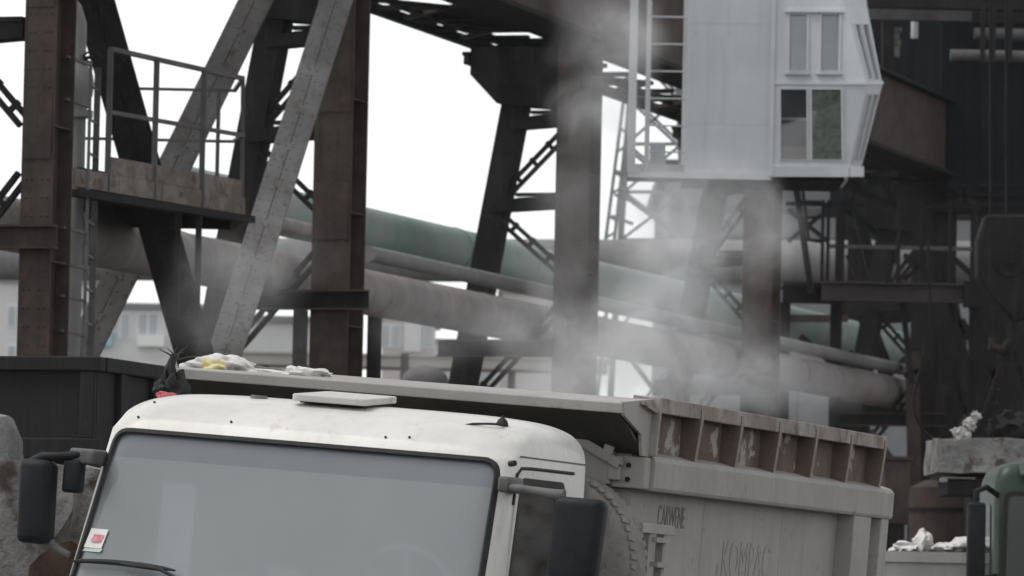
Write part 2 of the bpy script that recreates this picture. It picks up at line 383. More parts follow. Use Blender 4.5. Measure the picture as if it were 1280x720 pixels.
# sticker on the glass
def ws_quad(x0, x1, z0, z1, off): return MB().add([(x0, front_y(x0, z0) + off, z0), (x1, front_y(x1, z0) + off, z0), (x1 + .015, front_y(x1, z1) + off, z1), (x0 + .015, front_y(x0, z1) + off, z1)], [(0, 1, 2, 3)])
st = ws_quad(-1.125, -1.015, 1.975, 2.08, .010).build('sticker', M['sticker'], ws)
ws_quad(-1.09, -1.03, 2.01, 2.05, .006).build('pink_print', M['pink'], ws)
ws_quad(-1.13, -1.02, 1.955, 1.974, .010).build('mint_edge', M['mint'], ws)
# wiper
wp = MB().tube([surf(Vector((x, 1.895 + .035 * (1 - ((x + .85) / .32) ** 2) * .4)), -.02) for x in [-1.17 + .07 * i for i in range(10)]], [.006, .012, .013, .014, .015, .015, .014, .013, .011, .005], 8).build('wiper', M['rubber'], truck, smooth=True)
MB().tube([surf(Vector((-.86, 1.905)), -.035), surf(Vector((-.62, 1.895)), -.04), surf(Vector((-.53, 1.86)), -.035), surf(Vector((-.5, 1.72)), -.02), surf(Vector((-.48, 1.66)), -.01)], .011, 8).build('wiper_arm', M['rubber'], wp, smooth=True)
# roof details
hb = MB().prism([(p.x, p.y, 0) for p in rpoly([(-.22, -.27), (.22, -.27), (.21, .27), (-.21, .27)], .05)], (0, 0, .038))
hb.xf(Matrix.Translation((0, .62, 2.885)) @ Matrix.Rotation(math.radians(4.5), 4, 'X'))
hb.build('roof_hatch', mat('hatch_grey_paint', (.50, .50, .485), (.57, .565, .55), 3, .5, c3=(.4, .38, .35), s3=9, bump=.02), truck, bevel=.008)
MB().box((-.18, .40, 2.86), (.18, .86, 2.895)).build('hatch_rim', M['rubber'], truck)
MB().tube([(-.48, .55, 2.85), (-.48, .55, 2.882)], [.055, .045], 14).build('roof_vent', M['armgrey'], truck, smooth=True)
an = MB().tube([(.985, .42, 2.77), (.985, .42, 2.83), (.985, .42, 2.85), (.985, .42, 2.862), (.987, .42, 2.875)], [.036, .034, .026, .012, .004], 12).build('antenna_base', M['rubber'], truck, smooth=True)
MB().tube([(1.0, .40, 2.83), (1.0, .34, 2.825), (.94, .30, 2.822), (.86, .30, 2.815), (.80, .30, 2.80), (.77, .29, 2.775)], .007, 6).build('antenna_cable', M['rubber'], an, smooth=True)
MB().tube([(-1.0, 1.30, 2.848), (-.3, 1.30, 2.905)], .008, 6).build('roof_rail', M['rubber'], truck)
for x_, z_ in ((-1.0, 2.70), (-.45, 2.715), (.45, 2.70), (.58, 2.71), (-.98, 2.79)):
    y_ = front_y(x_, z_)
    MB().tube([(x_, y_ + .01, z_ - .004), (x_, y_ - .006, z_ + .004)], .007, 8).build('roof_bolt', M['rubber'], truck)
MB().tube([(1.165, .08, 2.615), (1.20, .06, 2.62)], .016, 8).build('side_lamp', M['rubber'], truck)
# seams on the cab side
def side_x(z): return lerp_tab(CABT, z)[0]
MB().beam((side_x(2.66) + .001, .22, 2.66), (side_x(2.66) + .001, 1.33, 2.66), .006, .008).build('roof_seam', M['armgrey'], truck)
gp = [(.13, 2.40), (.17, 2.56), (.24, 2.597), (.4, 2.602), (1.12, 2.604)]
MB().tube([(side_x(z) + .003, y, z) for y, z in gp], .009, 8).build('drip_rail', M['rubber'], truck, smooth=True)
# door (a skin proud of the side) with its window
for sgn in (1, -1):
    outer = rpoly([(-.04, 1.0), (1.06, 1.0), (1.10, 2.585), (.175, 2.585)], .07); inn_ = rpoly(DW, .06)
    dr = MB().ringplate([(sgn * (side_x(p.y) + .010), p.x, p.y) for p in outer], [(sgn * (side_x(p.y) + .010), p.x, p.y) for p in inn_], (-sgn * .03, 0, 0)).build('door', M['white'], truck, smooth=True)
    MB().ringplate([(sgn * (side_x(p.y) + .013), p.x, p.y) for p in rpoly([(a - .015 if a < .5 else a + .012, b + (.014 if b > 2 else -.01)) for a, b in DW], .065)],
                   [(sgn * (side_x(p.y) + .013), p.x, p.y) for p in rpoly([(a + .02 if a < .5 else a - .02, b + (-.02 if b > 2 else .02)) for a, b in DW], .05)], (-sgn * .035, 0, 0)).build('window_seal', M['rubber'], dr)
    MB().prism([(sgn * (side_x(p.y) - .012), p.x, p.y) for p in inn_], (-sgn * .004, 0, 0)).build('window_pane', M['doorglass'], dr)
    MB().rbox((min(sgn * 1.19, sgn * 1.24), .82, 1.52), (max(sgn * 1.19, sgn * 1.24), 1.0, 1.56), .01).build('handle', M['plastic'], dr)
# interior
MB().rbox((-1.08, -.17, 1.3), (1.08, .22, 1.78), .06).build('dashboard', M['dash'], truck, smooth=True)
MB().rbox((.30, -.02, 1.70), (.95, .24, 1.93), .07).build('instrument_binnacle', M['dash'], truck, smooth=True)
MB().rbox((-.42, -.08, 1.78), (.12, .12, 1.90), .03).build('dash_tray', M['armgrey'], truck, smooth=True)
MB().rbox((-.10, -.06, 1.85), (.10, .0, 1.96), .02).build('dash_vent', M['skip'], truck, smooth=True)
MB().box((-1.05, 1.30, 1.4), (1.05, 1.325, 2.6)).build('rear_lining', M['dash'], truck)
sw = MB(); cen = Vector((.62, .20, 1.93)); tm_ = Matrix.Translation(cen) @ Matrix.Rotation(math.radians(-58), 4, 'X')
sw.tube([(.235 * math.cos(a * math.pi / 16), .235 * math.sin(a * math.pi / 16), 0) for a in range(33)], .016, 8, False)
for a in (.3, 2.84, 4.71): sw.beam((0, 0, -.03), (.23 * math.cos(a), .23 * math.sin(a), 0), .04, .015)
sw.tube([(0, 0, -.02), (0, 0, -.3)], .04, 8); sw.xf(tm_)
sw.build('steering_wheel', mat('pale_grey_wheel_plastic', (.5, .5, .5), None, 1, .6, bump=0), truck, smooth=True)
for x_ in (-.6, .6):
    s_ = MB().rbox((x_ - .26, .55, 1.25), (x_ + .26, 1.05, 1.42), .05).build('seat', M['seat'], truck, smooth=True)
    bk = MB().rbox((-.25, -.06, 0), (.25, .06, .72), .05); bk.xf(Matrix.Translation((x_, 1.05, 1.38)) @ Matrix.Rotation(math.radians(-12), 4, 'X')); bk.build('backrest', M['seat'], s_, smooth=True)
    MB().rbox((x_ - .14, 1.17, 2.10), (x_ + .14, 1.27, 2.30), .04).build('headrest', M['seat'], s_, smooth=True)
MB().rbox((.6, .62, 1.95), (.72, .68, 2.02), .01).build('teal_reflection_block', mat('teal_reflection_tint', (.03, .12, .14), None, 1, .9, bump=0), truck)  # added block; teal reflection in the door glass put into its colour
MB().rbox((-.90, .30, 1.72), (-.70, .33, 2.36), .01).build('ghost_reflection_panel', M['net'], truck)  # pale panel added to stand in for a reflection ghosted on the windscreen
MB().tube([(-.93, .31, 2.37), (-.6, .31, 2.37)], .01, 6).build('ghost_panel_rod', M['armgrey'], truck)  # rod added to carry the ghost panel
# mirrors
def mirror(x0, x1, z0, z1, y0, y1, sgn, bx):
    h = MB().rbox((x0, y0, z0), (x1, y1, z1), .045, 4)
    for p in h.v:                                   # slightly barrel-shaped back, narrower at the foot
        t = (p.z - z0) / (z1 - z0); c = (x0 + x1) / 2; p.x = c + (p.x - c) * (.93 + .07 * t) + sgn * (.012 * (t - .5) * 2)
        if p.y < (y0 + y1) / 2: p.y -= .03 * (1 - ((p.x - c) / (x1 - x0) * 2) ** 2)
    mi = h.build('mirror', M['plastic'], truck, smooth=True)
    MB().box((x0 + .03, y1, z0 + .04), (x1 - .03, y1 + .004, z1 - .04)).build('mirror_glass', mat('mirror_silver', (.6, .6, .6), None, 1, .05, 1.0, bump=0), mi)
    return mi
mR = mirror(1.505, 1.79, 1.86, 2.465, -.21, -.08, 1, 1.2)
MB().rbox((1.165, -.10, 2.46), (1.235, .14, 2.545), .018).build('mirror_bracket', M['armgrey'], truck, smooth=True)
MB().tube([(1.2, -.05, 2.49), (1.33, -.13, 2.487), (1.46, -.15, 2.475), (1.56, -.15, 2.47)], [.022, .022, .026, .034], 10).build('mirror_arm', M['armgrey'], truck, smooth=True)
mL = mirror(-1.53, -1.325, 1.97, 2.425, -.23, -.10, -1, -1.2)
MB().rbox((-1.28, -.14, 2.42), (-1.13, .06, 2.505), .018).build('mirror_bracket', M['armgrey'], truck, smooth=True)
MB().tube([(-1.22, -.12, 2.47), (-1.33, -.16, 2.45), (-1.42, -.16, 2.44), (-1.485, -.16, 2.40), (-1.50, -.16, 2.33)], [.024, .024, .03, .035, .03], 10).build('mirror_arm', M['plastic'], truck, smooth=True)
MB().rbox((-1.30, -.16, 2.26), (-1.20, -.06, 2.44), .02).build('mirror_arm', M['plastic'], truck, smooth=True)
MB().tube([(-1.38, -.15, 2.02), (-1.30, -.15, 1.955), (-1.22, -.15, 1.925)], [.026, .022, .018], 10).build('mirror_arm', M['armgrey'], truck, smooth=True)
# air intake and spare wheel behind the cab
MB().rbox((1.02, 1.44, 1.0), (1.13, 1.60, 2.60), .05, 4).build('air_intake', M['armgrey'], truck, smooth=True)
def wheel(c, axis, r, wd, name='wheel', tread=True):
    c = Vector(c); ax = Vector(axis).normalized(); u = ax.cross(Vector((0, 0, 1))).normalized(); v_ = ax.cross(u)
    prof = [(.56, .42), (.60, .5), (.80, .5), (.92, .46), (.975, .38), (1, .2), (1, -.2), (.975, -.38), (.92, -.46), (.80, -.5), (.60, -.5), (.56, -.42)]
    N = 48; m_ = MB()
    m_.loft([[c + (u * math.cos(6.28318 * k / N) + v_ * math.sin(6.28318 * k / N)) * r * pr + ax * wd * pz for pr, pz in prof] for k in range(N)] +
            [[c + u * r * pr + ax * wd * pz for pr, pz in prof]], False)
    t_ = m_.build('tyre', M['tyre'], None, smooth=True)
    if tread:
        lug = MB()
        for k in range(60):
            for sd_, ph in ((1, 0), (-1, .5)):
                a = 6.28318 * (k + ph) / 60; d = u * math.cos(a) + v_ * math.sin(a); tg = ax.cross(d)
                lug.beam(c + d * r * .990 + ax * sd_ * wd * .08, c + d * r * .972 + ax * sd_ * wd * .47 + tg * .02, .034, .010, tg)
        lo_ = lug.build('tread_lugs', M['tyre'], None); lo_['kind'] = 'stuff'
    rm = MB()
    rm.loft([[c + (u * math.cos(6.28318 * k / 24) + v_ * math.sin(6.28318 * k / 24)) * r * pr + ax * wd * pz for pr, pz in ((.58, -.4), (.58, .4), (.5, .3), (.3, .12), (.12, .2), (.12, -.1), (.3, -.1), (.5, -.3))] for k in range(25)], False)
    r_ = rm.build('rim', M['midgrey'], None, smooth=True)
    return t_, (lo_ if tread else None), r_
t_, l_, r_ = wheel((.88, 1.80, 2.11), (0, -1, 0), .52, .28)
t_.name = 'spare_tyre'; t_.parent = truck; l_.parent = t_; r_.parent = t_
for x_ in (-1.0, 1.0):
    for y_ in (.35, 5.0, 6.35):
        t_, l_, r_ = wheel((x_, y_, .5), (1 if x_ > 0 else -1, 0, 0), .5, .3 if y_ < 1 else .5)
        t_.parent = truck; l_.parent = t_; r_.parent = t_
for x_ in (-.4, .4): MB().box((x_ - .05, -.2, .72), (x_ + .05, 7.3, .98)).build('chassis_rail', M['dark'], truck)
MB().rbox((-1.2, -.42, .42), (1.2, -.1, .74), .05).build('bumper', M['white'], truck, smooth=True)
for s_ in (-1, 1): MB().rbox((s_ * .95 - .16, -.455, .5), (s_ * .95 + .16, -.40, .66), .03).build('headlight', M['cabinglass'], truck, smooth=True)

# --- bed
Y0, Y1 = 2.10, 7.30
bedw = MB()
bed = MB().box((-1.19, Y0, 1.12), (1.19, Y1 - .02, 1.22)).build('bed_floor', M['bed_dark'], truck)
for s_ in (1, -1):
    a_, b_ = sorted((s_ * 1.13, s_ * 1.195)); MB().box((a_, Y0 + .02, 1.12), (b_, Y1, 2.57)).build('bed_side_panel', M['bed'], truck)
    a_, b_ = sorted((s_ * 1.13, s_ * 1.195)); MB().box((a_, Y0 + .06, 2.572), (b_, Y1 - .28, 3.03)).build('bed_side_panel', M['bay_rust'], truck)
    # slanted top side beam: chamfered box section
    ch = [(s_ * 1.14, 2.555), (s_ * 1.315, 2.555), (s_ * 1.325, 2.575), (s_ * 1.325, 2.725), (s_ * 1.30, 2.752), (s_ * 1.14, 2.79)]
    MB().prism([(p[0], Y0 + .03, p[1]) for p in ch], (0, Y1 - Y0 - .02, 0)).build('side_beam', M['bed'], truck, bevel=.006)
    # top rail
    MB().prism([(s_ * 1.16, Y0 + .02, 3.005), (s_ * 1.315, Y0 + .02, 3.0), (s_ * 1.315, Y0 + .02, 3.085), (s_ * 1.16, Y0 + .02, 3.09)], (0, 4.93, 0)).build('top_rail', M['bed_rust'], truck, bevel=.005)
    for k in range(6):          # recessed bay plates
        ya = 2.13 + k * .81
        a_, b_ = sorted((s_ * 1.196, s_ * 1.208)); MB().box((a_, ya + .055, 2.765), (b_, ya + .795, 3.0)).build('bay_panel', M['bay_rust'], truck)
    rb = None
    for k in range(7):
        ya = 2.13 + k * .81
        if rb is None:
            rb = MB().prism([(s_ * 1.20, 0, 2.735), (s_ * 1.30, 0, 2.735), (s_ * 1.322, 0, 2.99), (s_ * 1.322, 0, 3.06), (s_ * 1.20, 0, 3.06)], (0, .05, 0)).build('rim_rib', M['bay_rust'], truck, bevel=.004); rb.location.y = ya
            rb.data.materials.append(M['bed_rust'])
            for p in rb.data.polygons:
                if abs(p.normal.x) > .7: p.material_index = 1
        else:
            r2 = share(rb, 'rim_rib', truck, (0, ya, 0)); bv = r2.modifiers.new('bevel', 'BEVEL'); bv.width = .004; bv.segments = 2; bv.limit_method = 'ANGLE'
    # weld dust lumps along the beam (sag between the ribs)
    # rear posts
    for ya, yb in ((6.45, 6.85), (7.10, 7.28)):
        a_, b_ = sorted((s_ * 1.19, s_ * 1.31)); MB().box((a_, ya, 1.05), (b_, yb, 2.557)).build('side_post', M['bed'], truck, bevel=.008)
    a_, b_ = sorted((s_ * 1.19, s_ * 1.30)); MB().box((a_, 2.3, 1.05), (b_, 6.45, 1.25)).build('bottom_rail', M['bed'], truck, bevel=.008)
MB().box((-1.19, Y1 - .06, 1.1), (1.19, Y1, 2.9)).build('tailgate', M['bed'], truck)
# front corner bracket and front wall
MB().box((1.10, 2.03, 2.56), (1.30, 2.128, 2.742)).build('corner_bracket', M['bed'], truck, bevel=.01)
MB().box((1.09, 1.99, 2.60), (1.16, 2.028, 2.68)).build('hinge_plate', M['bed'], truck, bevel=.006)
MB().box((1.11, 1.985, 2.685), (1.17, 2.025, 2.735)).build('hinge_plate', M['bed'], truck, bevel=.006)
for z_ in (2.63, 2.71): MB().tube([(1.20, 2.03, z_ - .02), (1.20, 2.012, z_ - .02)], .014, 8).build('bolt', M['dark'], truck)
MB().box((-1.19, 2.10, 1.15), (1.19, 2.16, 3.0)).build('bed_front_wall', M['bed'], truck)
MB().box((-1.19, 2.0, 2.572), (1.10, 2.10, 2.76)).build('front_beam', M['bed'], truck, bevel=.008)
MB().beam((.80, 1.97, 2.86), (1.16, 1.975, 2.69), .03, .055).build('diagonal_strap', M['bed'], truck, bevel=.005)
MB().beam((1.075, 1.965, 2.705), (1.10, 1.96, 2.79), .025, .06).build('hinge_plate', M['bed'], truck, bevel=.005)
MB().tube([(.74, 1.955, 2.875), (.95, 1.95, 2.835), (1.12, 1.95, 2.80)], .006, 6).build('cable', M['rubber'], truck)
# canopy over the cab
cp = [(1.56, 2.965), (1.55, 3.022), (1.58, 3.032), (2.11, 3.07), (2.11, 3.035), (1.62, 2.998), (1.59, 2.965)]
MB().prism([(-1.405, y, z) for y, z in cp], (2.69, 0, 0)).build('canopy', M['bed'], truck, bevel=.006)
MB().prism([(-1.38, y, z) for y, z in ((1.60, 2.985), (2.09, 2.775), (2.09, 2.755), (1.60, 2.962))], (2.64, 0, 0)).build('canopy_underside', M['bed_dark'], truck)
for s_ in (1, -1):
    gs = [(1.555, 3.03), (1.60, 2.955), (1.93, 2.865), (1.985, 2.745), (2.12, 2.745), (2.125, 3.075)]
    a_ = 1.268 if s_ > 0 else -1.403
    MB().prism([(a_, y, z) for y, z in gs], (.02, 0, 0)).build('canopy_gusset', M['bed'], truck, bevel=.003)
MB().prism([(1.265, 2.10, 2.75), (1.33, 2.10, 2.75), (1.335, 2.10, 3.085), (1.265, 2.10, 3.085)], (0, .03, 0)).build('corner_flange', M['bed_rust'], truck, bevel=.004)
MB().beam((1.30, 1.86, 3.04), (1.31, 2.11, 3.0), .03, .02).build('canopy_edge_strip', M['bed_rust'], truck)
# ladder on the bed side
MB().beam((1.32, 1.98, 2.345), (1.32, 2.58, 2.345), .025, .055).build('ladder_bar', M['bed'], truck, bevel=.004)
lr = MB().box((1.27, 0, 1.15), (1.315, .05, 2.34)).build('ladder_rail', M['bed'], truck, bevel=.004); lr.location.y = 2.16
share(lr, 'ladder_rail', truck, (0, 2.43, 0))
rg = MB().box((1.285, 2.21, 0), (1.345, 2.47, .028)).build('ladder_rung', M['bed'], truck); rg.location.z = 2.27
for k in range(1, 8): share(rg, 'ladder_rung', truck, (0, .05 if k % 2 else 0, 2.27 - .14 * k))
for y_ in (3.55, 5.2): MB().box((1.194, y_, 1.26), (1.1968, y_ + .02, 2.55)).build('weld_seam', M['bed'], truck)
# stencilled writing (paint skin 1 mm proud of the panel)
def lettering(body_, yc, z, width, height, m):
    cu = bpy.data.curves.new('lettering', 'FONT'); cu.body = body_; cu.size = 1; cu.extrude = .0005
    o = bpy.data.objects.new('tmp', cu); COL.objects.link(o); bpy.context.view_layer.update()
    me = bpy.data.meshes.new_from_object(o.evaluated_get(bpy.context.evaluated_depsgraph_get())); bpy.data.objects.remove(o)
    X = [v.co.x for v in me.vertices]; Yv = [v.co.y for v in me.vertices]
    sx = width / (max(X) - min(X)); sy = height / (max(Yv) - min(Yv)); x0, y0 = min(X), min(Yv)
    for v in me.vertices: v.co = (1.1975 + v.co.z, yc + (v.co.x - x0) * sx, z + (v.co.y - y0) * sy)
    me.materials.clear(); me.materials.append(m)
    q = bpy.data.objects.new('lettering', me); COL.objects.link(q); q.parent = truck
lettering('CARWENE', 2.66, 2.362, .52, .125, M['paintmark'])
lettering('KOMPAC', 4.0, 2.10, 1.0, .22, M['fadedmark'])
# rubble in the bed
rub = MB()
n_ = 30
vs = [(-1.11 + 2.22 * i / n_, 2.2 + 5.1 * j / n_, 2.72 + .16 * noise.noise(Vector((i * .35, j * .5, 2))) + .1 * noise.noise(Vector((i * 1.1, j * 1.1, 5)))) for j in range(n_ + 1) for i in range(n_ + 1)]
rub.add(vs, [(j * (n_ + 1) + i, j * (n_ + 1) + i + 1, (j + 1) * (n_ + 1) + i + 1, (j + 1) * (n_ + 1) + i) for j in range(n_) for i in range(n_)])
o = rub.build('slag_load', M['slag']); o.location = TO; o.rotation_euler = TM.to_euler(); tag(o, 'grey hot slag rubble filling the tipper bed', 'slag', kind='stuff')

# ------------------------------------------------------------------ things lying on the truck
TW = Matrix.Translation(TO) @ TM.to_4x4()
def on_truck(x, y, z): return TW @ Vector((x, y, z))
o = thing('cloth_bag', 'crumpled white bag with a yellow patch lying on the left end of the canopy', 'bag', on_truck(-1.24, 1.75, 3.03), TM.to_euler(), 'bags lying on the canopy')
bag1 = MB().blob((.05, 0, .0), (.22, .15, .095), .35, 2.6, 3, 5, -.01)
for p in bag1.v: p.z *= 1.0 if p.x < .1 else max(.3, 1 - (p.x - .1) * 2.6)
bag1.build('sack', M['bag'], o, smooth=True)
sk = o.children[0] if o.children else None
sk.data.materials.append(M['yellow'])
for p in sk.data.polygons:              # the bag's printed yellow panel
    c = p.center
    if c.y < -.02 and -.03 < c.x < .10 and .0 < c.z < .06: p.material_index = 1
b2 = MB().blob((0, 0, 0), (.16, .12, .06), .4, 3, 9, 4, -.01).build('cloth_bag', M['bag'], smooth=True); b2.location = on_truck(-.69, 1.8, 3.035); b2.rotation_euler = TM.to_euler()
tag(b2, 'small flat white bag on the canopy behind the roof hatch', 'bag', 'bags lying on the canopy')
b3 = MB().blob((0, 0, 0), (.33, .1, .035), .4, 3, 12, 4, -.01).build('cloth_bag', M['bag'], smooth=True); b3.location = on_truck(-.96, 1.9, 3.03); b3.rotation_euler = TM.to_euler()
tag(b3, 'long thin crumpled white bag between the two other bags on the canopy', 'bag', 'bags lying on the canopy')
o = thing('plastic_bundle', 'black plastic bundle with dry stalks tied at the rear left of the cab roof', 'bundle', on_truck(-1.30, 1.26, 2.84), TM.to_euler())
bb = MB().blob((0, 0, .06), (.10, .07, .12), .5, 3, 21, 4)
for p in bb.v: p.x *= max(.35, 1 - max(0, p.z) * 2.6)
bb.build('sheet', M['blackcloth'], o, smooth=True)
MB().tube([(.01, -.03, -.02), (.015, -.04, .25)], .018, 8).build('stick', M['blackcloth'], o)
stk = MB()
for k in range(8):
    a = random.uniform(-1, 1); b = random.uniform(.03, .085)
    stk.tube([(.02, 0, .22), (.02 + a * .05, random.uniform(-.03, .03), .22 + b * .6), (.05 + a * .14, random.uniform(-.05, .05), .22 + b)], [.006, .005, .002], 5)
stk.build('dry_stalks', M['straw'], o)
rc = MB().blob((0, 0, 0), (.042, .025, .022), .5, 3, 4, 3)
rc.blob((.05, .0, .008), (.035, .02, .013), .4, 3, 6, 2)
o = rc.build('red_cloth', M['red'], smooth=True); o.location = on_truck(-1.15, .80, 2.845); o.rotation_euler = TM.to_euler(); tag(o, 'knot of red cloth on the left edge of the white cab roof', 'cloth')

# ------------------------------------------------------------------ steel trestles of the crane runway
ROWA = math.radians(-17)
def row_at(px, Y): p = at(px, 360, Y); return Vector((p.x, p.y, 0))
FR = {'A': (55, 52.0), 'F': (422, 62.0), 'J': (720, 71.5), 'K': (952, 81.5), 'N': (1160, 92.0)}
FLAB = {'A': 'rusty brown trestle column at the far left edge beside the access ladder',
        'F': 'rusty brown trestle right of the long pale grey brace, with a leaning dark leg',
        'J': 'dark middle trestle veiled by steam, with bracket and leaning leg against the sky',
        'K': 'dark trestle standing in the steam below the white operator cabin',
        'N': 'dark trestle on the right behind the railed service platform'}
def trestle(key):
    px, Y = FR[key]; b = row_at(px, Y); mc = M['dark'] if key == 'N' else M['rust']
    t = thing('steel_trestle', FLAB[key], 'trestle', b, (0, 0, ROWA), 'trestles carrying the crane runway')
    H = 9.18; fw_, dp = (.31, .50) if key == 'A' else (.44, .54)
    c = MB().box((-.012, -dp / 2 + .02, 0), (.012, dp / 2 - .02, H)).build('column_web', mc, t)
    MB().box((-fw_ / 2, -dp / 2, 0), (fw_ / 2, -dp / 2 + .02, H)).build('column_flange', mc, t)
    MB().box((-fw_ / 2, dp / 2 - .02, 0), (fw_ / 2, dp / 2, H)).build('column_flange', mc, t)
    bt = MB().box((.05, -dp / 2 + .02, 0), (fw_ / 2 - .015, dp / 2 - .02, .012)).build('stiffener_plate', mc, t); bt.location.z = 1.2
    for k in range(1, 7): share(bt, 'stiffener_plate', t, (0, 0, 1.2 + 1.25 * k))
    MB().box((-.45, -.5, 0), (.45, .5, .05)).build('base_plate', mc, t)
    rv = MB()
    for k in range(int(H / .17)):
        for x_ in (-fw_ / 2 + .05, -.05, .05, fw_ / 2 - .05):
            p = Vector((x_, -dp / 2, .1 + .17 * k)); rv.add([p + Vector((.018, 0, 0)), p + Vector((0, 0, .018)), p - Vector((.018, 0, 0)), p - Vector((0, 0, .018)), p - Vector((0, .014, 0))], [(0, 1, 4), (1, 2, 4), (2, 3, 4), (3, 0, 4)])
    rv.build('rivets', mc, t)['kind'] = 'stuff'
    for z_, h_ in ((2.2, .5), (5.9, .6), (7.3, .45)):
        MB().box((-fw_ / 2 + .02, -dp / 2 - .014, z_), (fw_ / 2 - .02, -dp / 2 - .001, z_ + h_)).build('splice_plate', mc, t)
    # leaning leg
    lx = lambda z: -.70 - (8.2 - z) * .176 - {'F': .12, 'J': .17}.get(key, 0)
    lg = MB().beam((lx(0), 0, 0), (lx(8.35), 0, 8.35), .30, .016, (1, 0, 0)).xf(Matrix.Translation((0, -.16, 0)))
    lg.beam((lx(0), .16, 0), (lx(8.35), .16, 8.35), .30, .016, (1, 0, 0))
    lg.beam((lx(0) - .14, 0, 0), (lx(8.35) - .14, 0, 8.35), .014, .32, (1, 0, 0)); lg.beam((lx(0) + .14, 0, 0), (lx(8.35) + .14, 0, 8.35), .014, .32, (1, 0, 0))
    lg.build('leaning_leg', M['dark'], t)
    # bracket under the girder
    bx = .17 if key == 'J' else 0
    gp_ = [(-1.22 - bx, 9.08), (-1.22 - bx, 8.73), (-.86 - bx, 8.36), (-.20, 8.30), (-.20, 9.08)]
    br = MB().prism([(x, -.26, z) for x, z in gp_], (0, .02, 0)).build('bracket_plate', M['dark'], t); share(br, 'bracket_plate', t, (0, .5, 0))
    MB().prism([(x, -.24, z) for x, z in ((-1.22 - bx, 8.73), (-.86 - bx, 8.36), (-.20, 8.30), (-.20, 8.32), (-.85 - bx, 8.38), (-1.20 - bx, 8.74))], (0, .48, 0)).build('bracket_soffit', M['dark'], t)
    MB().box((-1.32 - bx, -.3, 8.97), (-1.22 - bx, .3, 9.02)).build('bracket_lug', M['dark'], t); MB().box((-1.30 - bx, -.3, 8.86), (-1.222 - bx, .3, 8.96)).build('bracket_lug', M['dark'], t)
    # battens and lacing
    def bars(x0, z0, x1, z1, gap=.10, wd=.05):
        d = Vector((x1 - x0, 0, z1 - z0)).normalized(); n = Vector((-d.z, 0, d.x))
        for s_ in (-.5, .5):
            MB().beam(Vector((x0, -.1, z0)) + n * gap * s_, Vector((x1, -.1, z1)) + n * gap * s_, wd, .06, n).build('lacing_bar', M['dark'], t)
        L_ = Vector((x1 - x0, 0, z1 - z0)).length
        for f in (.2, .5, .8):
            p = Vector((x0 + (x1 - x0) * f, -.1, z0 + (z1 - z0) * f)); MB().beam(p - n * .07, p + n * .09, .05, .05, d).build('batten', M['dark'], t)
    for z_ in (8.12, 7.07):
        MB().prism([(lx(z_), -.2, z_ - .09), (-.2, -.2, z_ - .04), (-.2, -.2, z_ + .11), (lx(z_) + .35, -.2, z_ + .09), (lx(z_), -.2, z_ + .03)], (0, .3, 0)).build('tie_plate', M['dark'], t)
        MB().box((lx(z_) + .3, -.22, z_ + .105), (-.2, -.12, z_ + .15)).build('tie_angle', M['dark'], t)
    bars(lx(7.25) + .15, 7.25, -.2, 7.95); bars(lx(6.95) + .12, 6.90, -.2, 6.25); bars(lx(4.5) + .15, 4.5, -.2, 5.75)
    # channel across the front
    xl = {'A': -1.9, 'F': -1.15, 'J': -1.72, 'K': -1.5, 'N': -1.5}[key]
    xr = {'A': .24, 'F': .47, 'J': -.18, 'K': .3, 'N': .4}[key]
    cz = -.10 if key == 'A' else -.04
    MB().box((xl, -.32, 5.18 + cz), (xr, -.306, 5.36 + cz)).build('channel_web', M['dark'] if key != 'A' else M['rust'], t)
    for z_ in (5.16 + cz, 5.36 + cz): MB().box((xl, -.39, z_), (xr, -.285, z_ + .02)).build('channel_flange', M['rust'], t)
    return t
for k in FR: trestle(k)

# row frame: origin at trestle J
RB = row_at(703, 71.5); RMX = Matrix.Translation(RB) @ Matrix.Rotation(ROWA, 4, 'Z')
gd = thing('runway_girder', 'long rusty crane runway girder along the tops of the trestles', 'girder', RB, (0, 0, ROWA))
S0, S1 = -26, 21.6
MB().box((-.02, S0, 9.26), (.0, S1, 10.4)).xf(Matrix.Translation((-.12, 0, 0))).build('girder_web', M['girder'], gd)
MB().box((.10, S0, 9.26), (.12, S1, 10.4)).xf(Matrix.Translation((.12, 0, 0))).build('girder_web', M['rust'], gd)
MB().box((-.30, S0, 9.20), (.40, S1, 9.26)).build('girder_flange', M['dark'], gd); MB().box((-.30, S0, 10.4), (.40, S1, 10.45)).build('girder_flange', M['dark'], gd)
sf = MB().box((-.29, -.012, 9.265), (-.142, .012, 10.39)).build('girder_stiffener', M['rust'], gd); sf.location.y = S0 + .7
k = 1
while S0 + .7 + k * 1.4 < S1: share(sf, 'girder_stiffener', gd, (0, S0 + .7 + k * 1.4, 0)); k += 1
MB().tube([(.05, S0, 10.50), (.05, S1, 10.50)], .05, 8).build('crane_rail', M['dark'], gd)
lw = thing('lattice_walkway', 'dark lattice walkway seen from below beside the runway girder', 'walkway', RB, (0, 0, ROWA))
MB().box((-1.32, S0, 9.09), (-1.2, S1, 9.21)).build('chord', M['dark'], lw)
MB().box((-.86, S0, 9.12), (-.78, S1, 9.19)).build('chord', M['dark'], lw)
cb = MB().box((-1.2, -.05, 9.11), (-.30, .05, 9.17)).build('cross_bar', M['dark'], lw); cb.location.y = S0
n_ = int((S1 - S0) / 1.15)
db = MB().beam((-1.2, 0, 9.14), (-.3, 1.15, 9.14), .09, .05).build('diagonal_bar', M['dark'], lw); db.location.y = S0
db2 = MB().beam((-1.2, 1.15, 9.14), (-.3, 0, 9.14), .09, .05).build('diagonal_bar', M['rust'], lw); db2.location.y = S0 + 1.15
